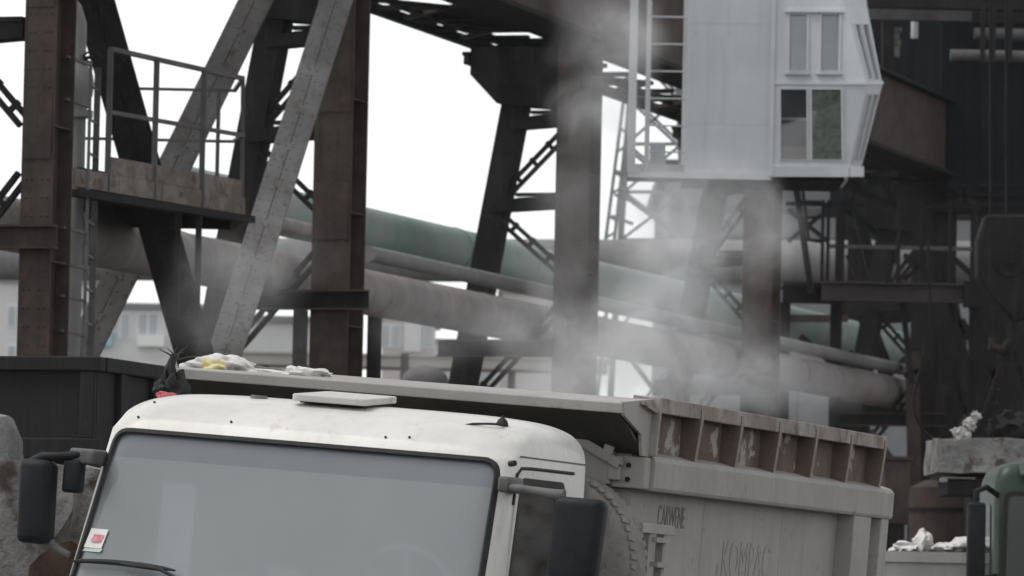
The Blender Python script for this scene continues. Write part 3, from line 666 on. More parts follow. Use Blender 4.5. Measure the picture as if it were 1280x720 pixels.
for k in range(1, n_):
    share(cb, 'cross_bar', lw, (0, S0 + 1.15 * k, 0))
    if k > 1: share(db if k % 2 == 0 else db2, 'diagonal_bar', lw, (0, S0 + 1.15 * k, 0))
# decking over part of the walkway (dark stretch near trestle F and J)
for a, b in ((-9.5, -7.6), (-3.6, -.6), (.2, 1.5)):
    MB().box((-1.18, a, 9.215), (-.31, b, 9.235)).build('deck_plate', M['dark'], lw)

# ------------------------------------------------------------------ big diagonal braces
def brace(name_label, p0, p1, Y0_, Y1_, wd, m, seam, cat='brace'):
    a, b = at(*p0, Y0_), at(*p1, Y1_)
    d = (b - a).normalized()
    if d.z < 0: a, b = b, a; d = -d
    a = a - d * ((a.z - 0.0) / d.z)                    # run it down to its footing
    t = thing('diagonal_brace', name_label, cat, a, (0, 0, 0), 'diagonal braces between the trestles')
    view = Vector((0, 1, 0)); side = d.cross(view).normalized(); nrm = side.cross(d)
    h = wd / 2
    for s_ in (-1, 1):
        off = side * s_ * (h / 2 + .004)
        MB().beam(a + off, b + off, h, .02, side).build('channel_web', m, t, world=True)
        o2 = side * s_ * (h - .008) + nrm * .10
        MB().beam(a + o2, b + o2, .016, .2, side).build('channel_flange', m, t, world=True)
        o3 = side * s_ * .018 + nrm * .10
        MB().beam(a + o3, b + o3, .016, .2, side).build('channel_flange', m, t, world=True)
    MB().beam(a + nrm * .09, b + nrm * .09, .034, .02, side).build('packing_strip', M['dark'], t, world=True)
    rv = MB(); n_ = int((b - a).length / .16)
    for k in range(n_):
        for s_ in (-1, 1):
            for q_ in (.82, .22):
                p = a + d * (.16 * k + .08) + side * s_ * h * q_ - nrm * .011; rv.add([p + side * .017, p + d * .017, p - side * .017, p - d * .017, p - nrm * .012], [(0, 1, 4), (1, 2, 4), (2, 3, 4), (3, 0, 4)])
    rv.build('rivets', m, t, world=True)['kind'] = 'stuff'
    L_ = (b - a).length; n_ = int(L_ / 1.1)
    for k in range(n_):
        p = a + d * (.6 + 1.1 * k) + nrm * .21
        MB().beam(p - d * .14, p + d * .14, wd * .9, .012, side).build('batten_plate', m, t, world=True)
    if seam:
        for k in range(n_ * 2):
            p = a + d * (.3 + .55 * k) - nrm * .012
            MB().beam(p - d * .05, p + d * .05, .05, .006, side).build('packing_plate', m, t, world=True)
    return t
brace('pale grey steel brace rising in front of the brown column, nearest the middle', (279, 447), (426, -20), 57.6, 60.8, .33, M['grey'], True)
brace('grey steel brace rising to the right behind the platform railing', (103, 440), (329, -20), 58.4, 60.6, .33, M['midgrey'], True)
brace('dark steel brace leaning left, passing behind the platform railing', (242, 440), (112, -20), 56.6, 55.0, .38, M['dark'], False)

# ------------------------------------------------------------------ access platform, ladder, vent pipe by the left trestle
pa, pb, pc, pd = at(92, 232, 52.7), at(305, 252, 55.9), at(290, 246, 57.2), at(96, 240, 57.2)
ap = thing('access_platform', 'rusty railed access platform beside the left trestle', 'platform', (pa.x, pa.y, pa.z))
zt = at(141, 197, 53.4).z
zt = (zt + at(293, 223, 55.7).z) / 2
def fl(p, z): return Vector((p.x, p.y, z))
hp = .36
nd_ = (fl(pb, 0) - fl(pa, 0)).normalized()
def run(f0, f1, n_, top, bot, out, m):
    for k in range(n_):
        q0 = fl(pa, zt) + (fl(pb, zt) - fl(pa, zt)) * (f0 + (f1 - f0) * k / n_) + nd_ * .006; q1 = fl(pa, zt) + (fl(pb, zt) - fl(pa, zt)) * (f0 + (f1 - f0) * (k + 1) / n_) - nd_ * .006
        o_ = Vector((0, out - .008 * (k % 2), -(top + bot) / 2)); MB().beam(q0 + o_, q1 + o_, .022, bot - top).build('side_plate', m, ap, world=True)
run(.20, .98, 3, 0, .165, .03, M['deck']); run(0, 1, 4, .17, hp - .02, -.01, M['deck'])
MB().prism([fl(p, zt - .2) for p in (pa + Vector((.02, .05, 0)), pb + Vector((0, .06, 0)), pc, pd)], (0, 0, .05)).build('deck', M['dark'], ap, world=True)
MB().beam(fl(pa, zt - hp - .04), fl(pb, zt - hp - .02) + nd_ * .12, .14, .07).build('bottom_angle', M['dark'], ap, world=True)
MB().beam(fl(pd, zt - .3), fl(pc, zt - .3), .03, .2).build('side_plate', M['dark'], ap, world=True)
MB().beam(fl(pc, zt - .3), fl(pb, zt - .3), .03, .25).build('end_plate', M['deck'], ap, world=True)
def onrail(px, py_ref=160):     # point on the near edge at a pixel column
    best = min(range(401), key=lambda i: abs((lambda q: 640 + FPX * ((q - CAM).dot(RT)) / ((q - CAM).dot(FW)))(fl(pa, zt) + (fl(pb, zt) - fl(pa, zt)) * (i / 400)) - px))
    return fl(pa, zt) + (fl(pb, zt) - fl(pa, zt)) * (best / 400)
RH = 1.02
posts = [onrail(135), onrail(193), onrail(252)]
for p in posts: MB().beam(p - Vector((0, 0, .33)), p + Vector((0, 0, RH)), .055, .055).build('rail_post', M['midgrey'], ap, world=True)
pe = fl(pb, zt)
MB().beam(pe - Vector((0.02, 0, .3)), pe + Vector((-.04, 0, RH)), .04, .04).build('rail_post', M['midgrey'], ap, world=True)
p0 = posts[0]
MB().beam(p0 + Vector((0, 0, RH)), pe + Vector((-.04, 0, RH)), .045, .045).build('handrail', M['midgrey'], ap, world=True)
MB().beam(p0 + Vector((0, 0, .42)), pe + Vector((-.02, 0, .45)), .035, .04).build('mid_rail', M['midgrey'], ap, world=True)
f0, f1 = fl(pd, zt), fl(pc, zt)
MB().beam(f0 + Vector((0, 0, RH)), f1 + Vector((0, 0, RH)), .03, .03).build('handrail', M['midgrey'], ap, world=True)
MB().beam(f0 + Vector((0, 0, .5)), f1 + Vector((0, 0, .5)), .03, .03).build('mid_rail', M['midgrey'], ap, world=True)
MB().beam(f1 + Vector((0, 0, RH)), pe + Vector((-.04, 0, RH)), .035, .035).build('handrail', M['midgrey'], ap, world=True)
MB().beam(f1 + Vector((0, 0, .5)), pe + Vector((-.04, 0, .45)), .03, .03).build('mid_rail', M['midgrey'], ap, world=True)
for f in (.12, .5, .9):
    p = f0 + (f1 - f0) * f; MB().beam(p - Vector((0, 0, .1)), p + Vector((0, 0, RH)), .04, .04).build('rail_post', M['midgrey'], ap, world=True)
# hangers from platform to the brace level
for px in (224, 250):
    p = onrail(px); MB().beam(fl(p, zt - hp), fl(p, zt - 1.45), .06, .06).build('hanger', M['dark'], ap, world=True)

la = at(108, 300, 52.9); lb_ = at(117, 300, 53.5)
ld = thing('access_ladder', 'narrow vertical steel ladder beside the left trestle column', 'ladder', (la.x, la.y, 0))
ztop = at(112, 78, 53).z
MB().beam((la.x, la.y, 0), (la.x, la.y, ztop), .03, .03, (1, 0, 0)).build('ladder_rail', M['grey'], ld, world=True)
MB().beam((lb_.x, lb_.y, 0), (lb_.x, lb_.y, ztop), .06, .05, (1, 0, 0)).build('ladder_rail', M['midgrey'], ld, world=True)
k = 0; z_ = .3
r0 = None
while z_ < ztop:
    if r0 is None:
        r0 = MB().tube([(0, 0, 0), (lb_.x - la.x, lb_.y - la.y, 0)], .013, 6).build('ladder_rung', M['grey'], ld); r0.location.z = z_
    else: share(r0, 'ladder_rung', ld, (0, 0, z_))
    z_ += .32
for yp in (293, 337, 377, 420, 83, 135):
    z2 = at(108, yp, 53).z
    q = row_at(*FR['A']) + Vector((.15, .1, 0)); MB().beam((q.x, q.y, z2), (la.x, la.y, z2), .03, .025).build('wall_bracket', M['midgrey'], ld, world=True)

vb = at(94, 300, 54.2)
vp = thing('vent_pipe', 'vertical grey vent pipe with a bulging valve behind the left column', 'pipe', (vb.x, vb.y, 0))
zv = lambda y: at(94, y, 54.2).z
MB().tube([(vb.x, vb.y, 0), (vb.x, vb.y, zv(208)), (vb.x, vb.y, zv(146))], .075, 14).build('pipe_run', M['pipe_grey'], vp, smooth=True, world=True)
MB().tube([(vb.x, vb.y, zv(y)) for y in (140, 132, 118, 104, 92, 84, 78)], [.07, .10, .135, .145, .13, .09, .06], 16).build('valve_body', M['pipe_grey'], vp, smooth=True, world=True)
MB().tube([(vb.x, vb.y, zv(147)), (vb.x, vb.y, zv(138))], .14, 16).build('flange', M['pipe_grey'], vp, world=True)
MB().tube([(vb.x, vb.y, zv(78)), (vb.x, vb.y, zv(30)), (vb.x - .05, vb.y, zv(10)), (vb.x - .2, vb.y, zv(-10))], .06, 12).build('pipe_run', M['pipe_grey'], vp, smooth=True, world=True)
hw_ = Vector((vb.x + .13, vb.y - .1, zv(72)))
MB().tube([hw_ + Vector((.09 * math.cos(a * .5236), 0, .05 * math.sin(a * .5236))) for a in range(13)], .012, 6, False).build('handwheel', M['dark'], vp, world=True)
MB().beam((vb.x, vb.y, zv(74)), hw_, .03, .03).build('valve_stem', M['dark'], vp, world=True)

# ------------------------------------------------------------------ pipes
def pipe(label, ends, r, m, ext0=0, ext1=0, flanges=(), mf=None, saddles=()):
    a, b = ends; d = (b - a).normalized(); a = a - d * ext0; b = b + d * ext1
    t = thing('pipe', label, 'pipe', (a.x, a.y, a.z), group='pipes running behind the trestles')
    L_ = (b - a).length; n_ = max(2, int(L_ / 5.5))
    for k in range(n_):
        p, q = a + (b - a) * (k / n_), a + (b - a) * ((k + 1) / n_)
        MB().tube([p, q], r * (1 + .002 * (k % 2)), 28).build('pipe_run', m, t, smooth=True, world=True)
        if k and flanges:
            MB().tube([p - d * .02, p + d * .02], r * 1.035, 28).build('weld_band', mf or m, t, smooth=True, world=True)
    return t, a, b
hz = lambda p, z: Vector((p.x, p.y, z))
def level(px0, py0, Ya, px1, py1, Yb):
    a, b = at(px0, py0, Ya), at(px1, py1, Yb); z = (a.z + b.z) / 2; return hz(a, a.z), hz(b, b.z)
t, a, b = pipe('thick dusty brown pipe crossing low from the left column to the right', level(130, 303, 57.0, 1050, 478, 89), .262, M['pipe_brown'], 9, 8, (1,))
t, a, b = pipe('faded green pipe, upper of the two descending thick pipes', level(470, 291, 70.5, 990, 405, 92.5), .285, M['pipe_green'], 7.7, 8, (1,))
t, a, b = pipe('thin grey pipe running between the green pipe and the brown pipe', level(470, 319, 66.3, 1000, 434, 86), .095, M['pipe_grey'], .3, 8, (1,))
t, a, b = pipe('far level grey pipe crossing behind everything at mid height', level(460, 325, 104, 1180, 328, 104), .40, M['pipe_grey'], 10, 10, (1,))
t, a, b = pipe('short rusty pipe left of the brown column, under the green pipe', level(330, 275, 64.4, 395, 290, 66.8), .085, M['pipe_brown'], 1.5, 0.3)
# pipe supports below (posts)
def post(label, px, y0, Y, wd, m, name='steel_post', grp=None):
    p = at(px, y0, Y); o = MB().beam((0, 0, 0), (0, 0, p.z), wd, wd, (1, 0, 0)).build(name, m); o.location = (p.x, p.y, 0); return tag(o, label, 'post', grp)
post('grey steel post under the brown pipe, left of the brown column', 376, 388, 66, .17, M['midgrey'], grp='posts below the pipes')
post('dark steel post just right of the brown column', 469, 372, 67.5, .17, M['dark'], grp='posts below the pipes')

# ------------------------------------------------------------------ operator cabin of the crane
YC = 69.0
cb0 = at(858, 218, YC)
cab = thing('operator_cabin', 'white crane operator cabin with bay windows hanging above the steam', 'cabin', (cb0.x, cb0.y, cb0.z))
def C(px, py, dy=0): return at(px, py, YC + dy)
def vpl(px, py, zref, dy): # helper: pixel at depth
    return at(px, py, YC + dy)
ztopc = C(900, -60).z; zbot = C(860, 217).z; zfl = C(860, 205).z
x0, x1 = C(858, 110).x, C(966, 110).x
cw = lambda n, lo, hi, m, **k: MB().box(lo, hi).build(n, m, cab, world=True, **k)
# front wall as horizontal sheets with lap joints
zz = zbot; k = 0; hts = [.62, .62, .62, .62, .62]
for h in hts:
    cw('wall_sheet', (x0, YC - .002 * (k % 2), zz), (x1, YC + .03, min(zz + h, ztopc)), M['cabin']); zz += h; k += 1
cw('side_wall', (x0 - .0, YC + .03, zbot), (x0 + .03, YC + 1.7, ztopc), M['cabin'])
cw('side_wall', (x1 + .95, YC + .65, zbot), (x1 + .98, YC + 1.7, ztopc), M['cabin'])
cw('back_wall', (x0, YC + 1.7, zbot), (x1 + .98, YC + 1.73, ztopc), M['interior'])
cw('floor', (x0, YC + .03, zbot - .05), (x1 + .9, YC + 1.7, zbot), M['dark'])
cw('floor_edge', (C(785, 200).x, YC - .03, zbot - .06), (x1, YC - .006, zbot + .015), M['cabin_trim'])
# bay: plan corners at three heights
def bay(py, pxL, pxF, pxR, dF, dR): return [C(pxL, py, 0), C(pxF, py, dF), C(pxR, py, dR)]
# stations: top, sill, bottom.  front face leans out to the sill, then back in
B = {'top': bay(-60, 966, 1046, 1076, -.05, .55), 'head': bay(8, 966, 1056, 1084, -.16, .50), 'sill': bay(106, 966, 1083, 1103, -.36, .42), 'low': bay(208, 966, 1061, 1077, -.22, .5), 'bot': bay(221, 966, 1061, 1077, -.22, .5)}
for kk in B: B[kk][0].y = YC - (.03 if kk in ('top', 'bot') else .05)
def lerp(a, b, t): return a + (b - a) * t
def facet(face, sa, sb, u0, u1, v0, v1, thick, out=0.0):
    """solid slab on a bay facet: face 0 = front, 1 = side; u along, v from station sa to sb"""
    i = face
    def q(u, v):            # on the front face u counts along the sill's full length, so upright edges stay upright
        l, e = lerp(B[sa][i], B[sb][i], v), lerp(B[sa][i + 1], B[sb][i + 1], v)
        if i == 0 and u < 1: u = min(1, u * (B['sill'][1] - B['sill'][0]).length / (e - l).length)
        return lerp(l, e, u)
    P = [q(u0, v0), q(u1, v0), q(u1, v1), q(u0, v1)]
    n = (P[1] - P[0]).cross(P[3] - P[0]).normalized()
    if n.dot(CAM - P[0]) < 0: n = -n
    G = 4; W_ = G + 1; N_ = W_ * W_                # the facets are slightly twisted: follow them with a small grid
    fr = [q(u0 + (u1 - u0) * a / G, v0 + (v1 - v0) * b / G) + n * out for b in range(W_) for a in range(W_)]
    fs = []
    for b in range(G):
        for a in range(G):
            k = b * W_ + a; fs += [(k, k + 1, k + W_ + 1), (k, k + W_ + 1, k + W_), (N_ + k, N_ + k + W_ + 1, N_ + k + 1), (N_ + k, N_ + k + W_, N_ + k + W_ + 1)]
    rim = list(range(W_)) + [b * W_ + G for b in range(1, W_)] + [G * W_ + a for a in range(G - 1, -1, -1)] + [b * W_ for b in range(G - 1, 0, -1)]
    fs += [(rim[k], N_ + rim[k], N_ + rim[(k + 1) % len(rim)], rim[(k + 1) % len(rim)]) for k in range(len(rim))]
    return MB().add(fr + [p - n * thick for p in fr], fs)
def win(face, sa, sb, u0, u1, v0, v1, curt, nm='window', fw_=.03):
    q = facet
    f = MB()
    du = fw_; dv = fw_ * .55
    for (a, b, c, d) in ((u0, u0 + du, v0, v1), (u1 - du, u1, v0, v1), (u0 + du, u1 - du, v0, v0 + dv), (u0 + du, u1 - du, v1 - dv, v1)):
        t = facet(face, sa, sb, a, b, c, d, .05, .022); f.add(t.v, t.f)
    fo = f.build(nm, M['cabin_trim'], cab, world=True)
    facet(face, sa, sb, u0 + du, u1 - du, v0 + dv, v1 - dv, .006, -.012).build('pane', M['cabinglass'], fo, smooth=True, world=True)
    if curt: facet(face, sa, sb, u0 + du * .5, u1 - du * .5, v0 + dv * .5, v1 - dv * .5, .01, -.03).build('curtain', curt, fo, world=True)
    return fo
def wallgrid(face, sa, sb, us, vs_, holes):
    m_ = MB()
    for i in range(len(us) - 1):
        for j in range(len(vs_) - 1):
            if (i, j) in holes: continue
            t = facet(face, sa, sb, us[i], us[i + 1], vs_[j], vs_[j + 1], .03); m_.add(t.v, t.f)
    return m_
wallgrid(0, 'top', 'head', [0, 1], [0, 1], ()).build('bay_panel', M['cabin'], cab, world=True)
wallgrid(1, 'top', 'head', [0, 1], [0, 1], ()).build('bay_panel', M['cabin'], cab, world=True)
UW = [0, .155, .38, .49, .72, 1]; wallgrid(0, 'head', 'sill', UW, [0, .1, .84, 1], {(1, 1), (3, 1)}).build('bay_panel', M['cabin'], cab, world=True)
win(0, 'head', 'sill', .155, .38, .1, .84, M['net'], fw_=.022); win(0, 'head', 'sill', .49, .72, .1, .84, M['net'], fw_=.022)
LW = [0, .065, .38, .395, .75, 1]; wallgrid(0, 'sill', 'low', LW, [0, .05, .93, 1], {(1, 1), (3, 1)}).build('bay_panel', M['cabin'], cab, world=True)
win(0, 'sill', 'low', .065, .38, .05, .93, None, fw_=.018); w2 = win(0, 'sill', 'low', .395, .75, .05, .93, M['curtain'], fw_=.02)
facet(0, 'sill', 'low', .08, .37, .40, .43, .012, -.06).build('window_bar', M['cabin_trim'], cab, world=True)
cw('control_panel', (x1 + .06, YC + .0, zbot + .1), (x1 + .45, YC + .12, zbot + .36), mat('cabin_wood_panel', (.24, .20, .17), (.30, .26, .22), 8, .7, bump=0))
SU = [0, .16, .45, .53, .84, 1]
wallgrid(1, 'head', 'sill', SU, [0, .22, .95, 1], {(1, 1), (3, 1)}).build('bay_panel', M['cabin'], cab, world=True)
win(1, 'head', 'sill', .16, .45, .22, .95, None, fw_=.03); win(1, 'head', 'sill', .53, .84, .22, .95, None, fw_=.03)
wallgrid(1, 'sill', 'low', SU, [0, .1, .95, 1], {(1, 1), (3, 1)}).build('bay_panel', M['cabin'], cab, world=True)
win(1, 'sill', 'low', .16, .45, .1, .95, None, fw_=.03); win(1, 'sill', 'low', .53, .84, .1, .95, None, fw_=.03)
cw('interior_shade_panel', (x1 + .02, YC + .22, zbot + .1), (x1 + .50, YC + .24, zbot + 1.3), M['interior'])  # dark panel added so the lower window looks into shade
for f in (0, 1):
    facet(f, 'low', 'bot', 0, 1, 0, 1, .05, .03).build('bottom_rail', M['cabin_trim'], cab, world=True)
    facet(f, 'head', 'sill', 0.02, 1, .955, 1.0, .05, .018).build('sill_rail', M['cabin_trim'], cab, world=True)
facet(0, 'head', 'sill', .13, .745, .055, .085, .05, .045).build('window_hood', M['cabin_trim'], cab, world=True)
for a, b in ((.13, .40), (.465, .74)):
    facet(0, 'head', 'sill', a, b, .855, .875, .05, .05).build('window_sill', M['cabin_trim'], cab, world=True)
P = [B['bot'][0], B['bot'][1], B['bot'][2], C(966, 221, .7)]
MB().prism(P, (0, 0, .03)).build('bay_floor', M['midgrey'], cab, world=True)
cw('corner_strip', (x1 - .035, YC - .075, zbot - .02), (x1 + .015, YC + .02, ztopc), M['cabin_trim'])
# open landing at the left of the cabin
for px, wd in ((791, .10), (811, .06)):
    p = C(px, 100); cw('cage_post', (p.x - wd / 2, YC - wd / 2 + (.35 if wd < .08 else 0), zbot), (p.x + wd / 2, YC + wd / 2 + (.35 if wd < .08 else 0), ztopc), M['cabin_trim'])
pA, pB_ = C(813, 100, .35), C(858, 100, .35)
rgc = None
for py in (21, 55, 89, 123, 157, 190):
    z = C(830, py, .35).z; q = MB().tube([(pA.x, YC + .36, z), (pB_.x, YC + .36, z)], .012, 6); q.build('cage_rung', M['cabin_trim'], cab, world=True)
cw('landing', (C(785, 210).x, YC + .0, zbot - .04), (x0, YC + .9, zbot), M['grey'])
cw('landing_kick_plate', (C(795, 210).x, YC + .38, zbot), (x0, YC + .40, zbot + .14), M['cabin_trim'])
cw('landing_back_panel', (C(815, 150).x, YC + .88, zbot), (C(835, 150).x, YC + .9, zbot + .45), M['cabin'])
cw('hanger_beam', (x0 + .1, YC + .5, ztopc), (x0 + .3, YC + .7, ztopc + 1.2), M['dark']); cw('hanger_beam', (x1 + .5, YC + .5, ztopc), (x1 + .7, YC + .7, ztopc + 1.2), M['dark'])

# ------------------------------------------------------------------ right-hand structures
# dark sheds behind and around the end of the girder
def shed(label, px0, px1, pyb, Y, n_):
    sx0, sx1 = at(px0, 100, Y).x, at(px1, 100, Y).x; zb_, zt_ = at(1200, pyb, Y).z, at(1200, -120, Y).z
    sh = thing('dark_shed', label, 'shed', (sx0, Y, 0)); cs = None; W_ = (sx1 - sx0) / n_
    for k in range(n_):
        if cs is None:
            cs = MB()
            for j in range(6): cs.box((W_ / 6 * j, -.02 if j % 2 else .0, zb_), (W_ / 6 * (j + 1), .05, zt_))
            cs = cs.build('cladding_sheet', M['shed'], sh)
        else: share(cs, 'cladding_sheet', sh, (W_ * k, -.012 * (k % 2), 0))
    for f in (.05, .95): MB().box(((sx1 - sx0) * f - .15, .1, 0), ((sx1 - sx0) * f + .15, .4, zb_)).build('shed_column', M['dark'], sh)
    MB().box((-.1, -.12, zb_ - .2), (sx1 - sx0, .1, zb_ - .002)).build('eaves_beam', M['dark'], sh)
    MB().box((-.1, .1, zt_), (sx1 - sx0, 6, zt_ + .1)).build('roof', M['dark'], sh)
shed('shade-dark sheet wall high behind the winch drum, right of the cabin', 1040, 1420, 262, 106, 8)
shed('nearer shade-dark sheet-clad shed hiding the end of the rusty girder', 1176, 1420, 252, 91.5, 4)
# horizontal beams and pipes at the top right
def hbar(name, label, cat, px0, px1, py, Y, h, m, tube=False, grp=None, dep=.25, foot=True):
    a, b = at(px0, py, Y), at(px1, py, Y); b.z = a.z
    a = a - Vector((a.x, a.y, 0)) + Vector((a.x, a.y, 0))
    o = (MB().tube([(0, 0, 0), (b.x - a.x, 0, 0)], h / 2, 16) if tube else MB().box((0, -dep / 2, -h / 2), (b.x - a.x, dep / 2, h / 2))).build(name, m, smooth=tube)
    o.location = (a.x, a.y, a.z); return tag(o, label, cat, grp)
hbar('crane_beam', 'dark level beam along the very top right', 'beam', 1084, 1400, 3, 90, .17, M['dark'])
hbar('crane_beam', 'lighter grey level beam just below the top right edge', 'beam', 1082, 1214, 17, 90.6, .20, M['midgrey'])
hbar('steel_beam', 'dark beam with short uprights at the top right corner', 'beam', 1214, 1400, 20, 90.9, .26, M['dark'])
hbar('overhead_pipe', 'upper of two dusty level pipes in the top right corner', 'pipe', 1218, 1400, 42, 90, .2, M['midgrey'], True, 'level pipes in the top right corner')
hbar('overhead_pipe', 'lower, longer of two dusty level pipes in the top right corner', 'pipe', 1188, 1400, 69, 89.7, .19, M['midgrey'], True, 'level pipes in the top right corner')
for i, px in enumerate((1228, 1241, 1262)):
    p0, p1 = at(px, 4, 89.3), at(px, 78, 89.3); o = MB().box((-.04, -.03, 0), (.04, .03, p0.z - p1.z)).build('pipe_hanger', M['dark']); o.location = (p1.x, p1.y, p1.z)
    tag(o, ['pipe hanger strap nearest the cabin at the top right', 'middle of three hanger straps on the top right pipes', 'right-hand of three hanger straps on the top right pipes'][i], 'strap', 'hanger straps on the top right pipes')
p = at(1115, 71, 97); dr_ = thing('winch_drum', 'pale winch drum standing on the girder right of the cabin', 'drum', (p.x, p.y, p.z))
for k, (za, zb2, r_) in enumerate(((0, .18, .13), (.19, .30, .15), (.31, .42, .12), (.43, .5, .16))): MB().tube([(0, 0, za), (0, 0, zb2)], r_, 14).build('drum_section', M['pipe_grey'] if k % 2 == 0 else M['grey'], dr_, smooth=True)
p = at(1143, 48, 97); o = MB().tube([(0, 0, 0), (0, 0, .35)], .06, 12).build('pale_cylinder', M['cabin_trim'], smooth=True); o.location = p; tag(o, 'short pale upright cylinder right of the winch drum', 'cylinder')
# service platform on the right
YS = 88.0
spa, spb = at(980, 366, YS), at(1222, 366, YS)
sp = thing('service_platform', 'dark railed service platform on the right below the cabin', 'platform', (spa.x, spa.y, 0))
zpf = at(1100, 377, YS).z; zpt = at(1100, 353, YS).z
q0, q1 = at(1027, 366, YS).x, spb.x
MB().box((q0, YS, zpf + .03), (q1, YS + .02, zpt - .03)).build('beam_web', M['dusty_beam'], sp, world=True)
for z in (zpf, zpt - .03): MB().box((q0, YS - .12, z), (q1, YS + .14, z + .03)).build('beam_flange', M['dusty_beam'], sp, world=True)
MB().box((spa.x, YS + .5, zpf - .02), (q0 + .3, YS + .6, zpt - .08)).build('rear_beam', M['dark'], sp, world=True)
MB().box((spa.x, YS + .15, zpt - .05), (q1, YS + 1.6, zpt - .01)).build('deck', M['dark'], sp, world=True)
MB().box((spb.x - .22, YS - .13, zpf - .06), (spb.x + .02, YS + .15, zpt + .04)).build('end_plate', M['dark'], sp, world=True)
for py in (309, 257): 
    z = at(1100, py, YS).z; MB().box((spa.x if py == 257 else at(1035, py, YS).x, YS - .03, z - .03), (q1, YS + .03, z + .03)).build('handrail', M['midgrey'] if py == 309 else M['dark'], sp, world=True)
for px, wd in ((1028, .05), (1035, .05), (1050, .14), (1123, .06), (1152, .06), (1188, .05), (1219, .07)):
    x = at(px, 300, YS).x; MB().box((x - wd / 2, YS - .05, zpt), (x + wd / 2, YS + .05, at(px, 250, YS).z)).build('rail_post', M['dark'], sp, world=True)
for px in (985, 1050, 1225):
    x = at(px, 300, YS).x; MB().box((x - .09, YS + .6, 0), (x + .09, YS + .8, zpf)).build('support_leg', M['dark'], sp, world=True)
for pxa, pya, pxb, pyb in ((1128, 378, 1140, 480), (1163, 378, 1150, 480), (1188, 378, 1208, 490), (1210, 378, 1262, 450)):
    MB().beam(at(pxa, pya, YS + .1), at(pxb, pyb, YS + .1), .09, .07, (1, 0, 0)).build('brace', M['dark'], sp, world=True)
# leaning stair ladder left of the platform
lt = thing('leaning_ladder', 'steep dark ladder leaning beside the steam-veiled trestle on the right', 'ladder', at(1013, 366, 87.4))
for (pxa, pya), (pxb, pyb), wd in (((991, 205), (1014, 366), .1), ((1001, 215), (1011, 300), .045)):
    MB().beam(at(pxb, pyb, 87.4), at(pxa, pya, 87.4), wd, .06, (1, 0, 0)).build('ladder_rail', M['dark'], lt, world=True)
for py in (232, 252, 272, 300):
    MB().beam(at(995 + (py - 205) * .14, py, 87.4), at(1026, py, 87.4), .04, .04).build('ladder_step', M['dark'], lt, world=True)
MB().beam(at(1011, 300, 87.4), at(1030, 303, 87.4), .045, .04).build('ladder_step', M['dark'], lt, world=True)
# more columns and cross members deeper in
def column(label, px, ytop, Y, wd, m, grp='dark columns deep on the right'):
    p = at(px, ytop, Y); o = thing('steel_column', label, 'column', (p.x, p.y, 0), group=grp)
    MB().box((-wd / 2, -wd / 2, .04), (wd / 2, -wd / 2 + .03, p.z)).build('column_flange', m, o); MB().box((-.02, -wd / 2 + .03, .04), (.02, wd / 2 - .03, p.z)).build('column_web', m, o)
    MB().box((-wd / 2, wd / 2 - .03, .04), (wd / 2, wd / 2, p.z)).build('column_flange', m, o); MB().box((-wd * .8, -wd * .8, 0), (wd * .8, wd * .8, .04)).build('base_plate', m, o); return o
column('dark column behind the platform, left of its middle post', 1075, 180, 99, .35, M['dark'])
column('dark column at the right end of the service platform, beside the hook block', 1233, 95, 95, .42, M['dark'])
column('thick dark column near the right edge, behind the hook block', 1268, 95, 99, .5, M['dark'])
def hopper():
    p = at(1120, 290, 95.5); o = thing('dark_hopper', 'black steel hopper hanging over the right-hand service platform', 'hopper', (p.x, p.y, p.z))
    T = [at(px, 172, Y) for px, Y in ((1052, 95), (1190, 95), (1190, 97.5), (1052, 97.5))]; m1 = [at(px, 262, Y) for px, Y in ((1052, 95), (1190, 95), (1190, 97.5), (1052, 97.5))]
    bq = [at(px, 296, Y) for px, Y in ((1095, 95.8), (1165, 95.8), (1165, 96.8), (1095, 96.8))]
    for q in (T, m1, bq):
        z = q[0].z
        for v in q: v.z = z
    MB().loft([m1, T]).build('hopper_bin', M['shed'], o, world=True); MB().loft([bq, m1]).build('hopper_chute', M['shed'], o, world=True)
    for px in (1060, 1120, 1182):
        a = at(px, 180, 94.9); MB().box((a.x - .06, 94.88, m1[0].z), (a.x + .06, 94.99, T[0].z)).build('hopper_rib', M['dark'], o, world=True)
    MB().beam(at(1110, 290, 96.2), at(1110, -60, 96.2) , .2, .2, (1, 0, 0)).build('hanger', M['dark'], o, world=True)
hopper()
xb = thing('cross_bracing', 'tangle of dark cross braces under the service platform', 'bracing', at(1130, 470, 93).xy.to_3d())
for pa_, pb2, wd in (((1072, 260), (1098, 368), .18), ((1090, 360), (1120, 318), .16), ((1080, 392), (1110, 470), .26), ((1110, 470), (1160, 420), .10), ((1075, 398), (1150, 395), .2), ((1060, 440), (1125, 520), .14), ((1200, 400), (1262, 500), .14), ((1190, 380), (1215, 520), .22), ((1262, 420), (1215, 540), .10), ((1110, 515), (1215, 520), .3), ((1060, 515), (1110, 515), .3)):
    MB().beam(at(*pa_, 93.5), at(*pb2, 93.5), wd, .1, (1, 0, 0)).build('brace', M['dark'], xb, world=True)
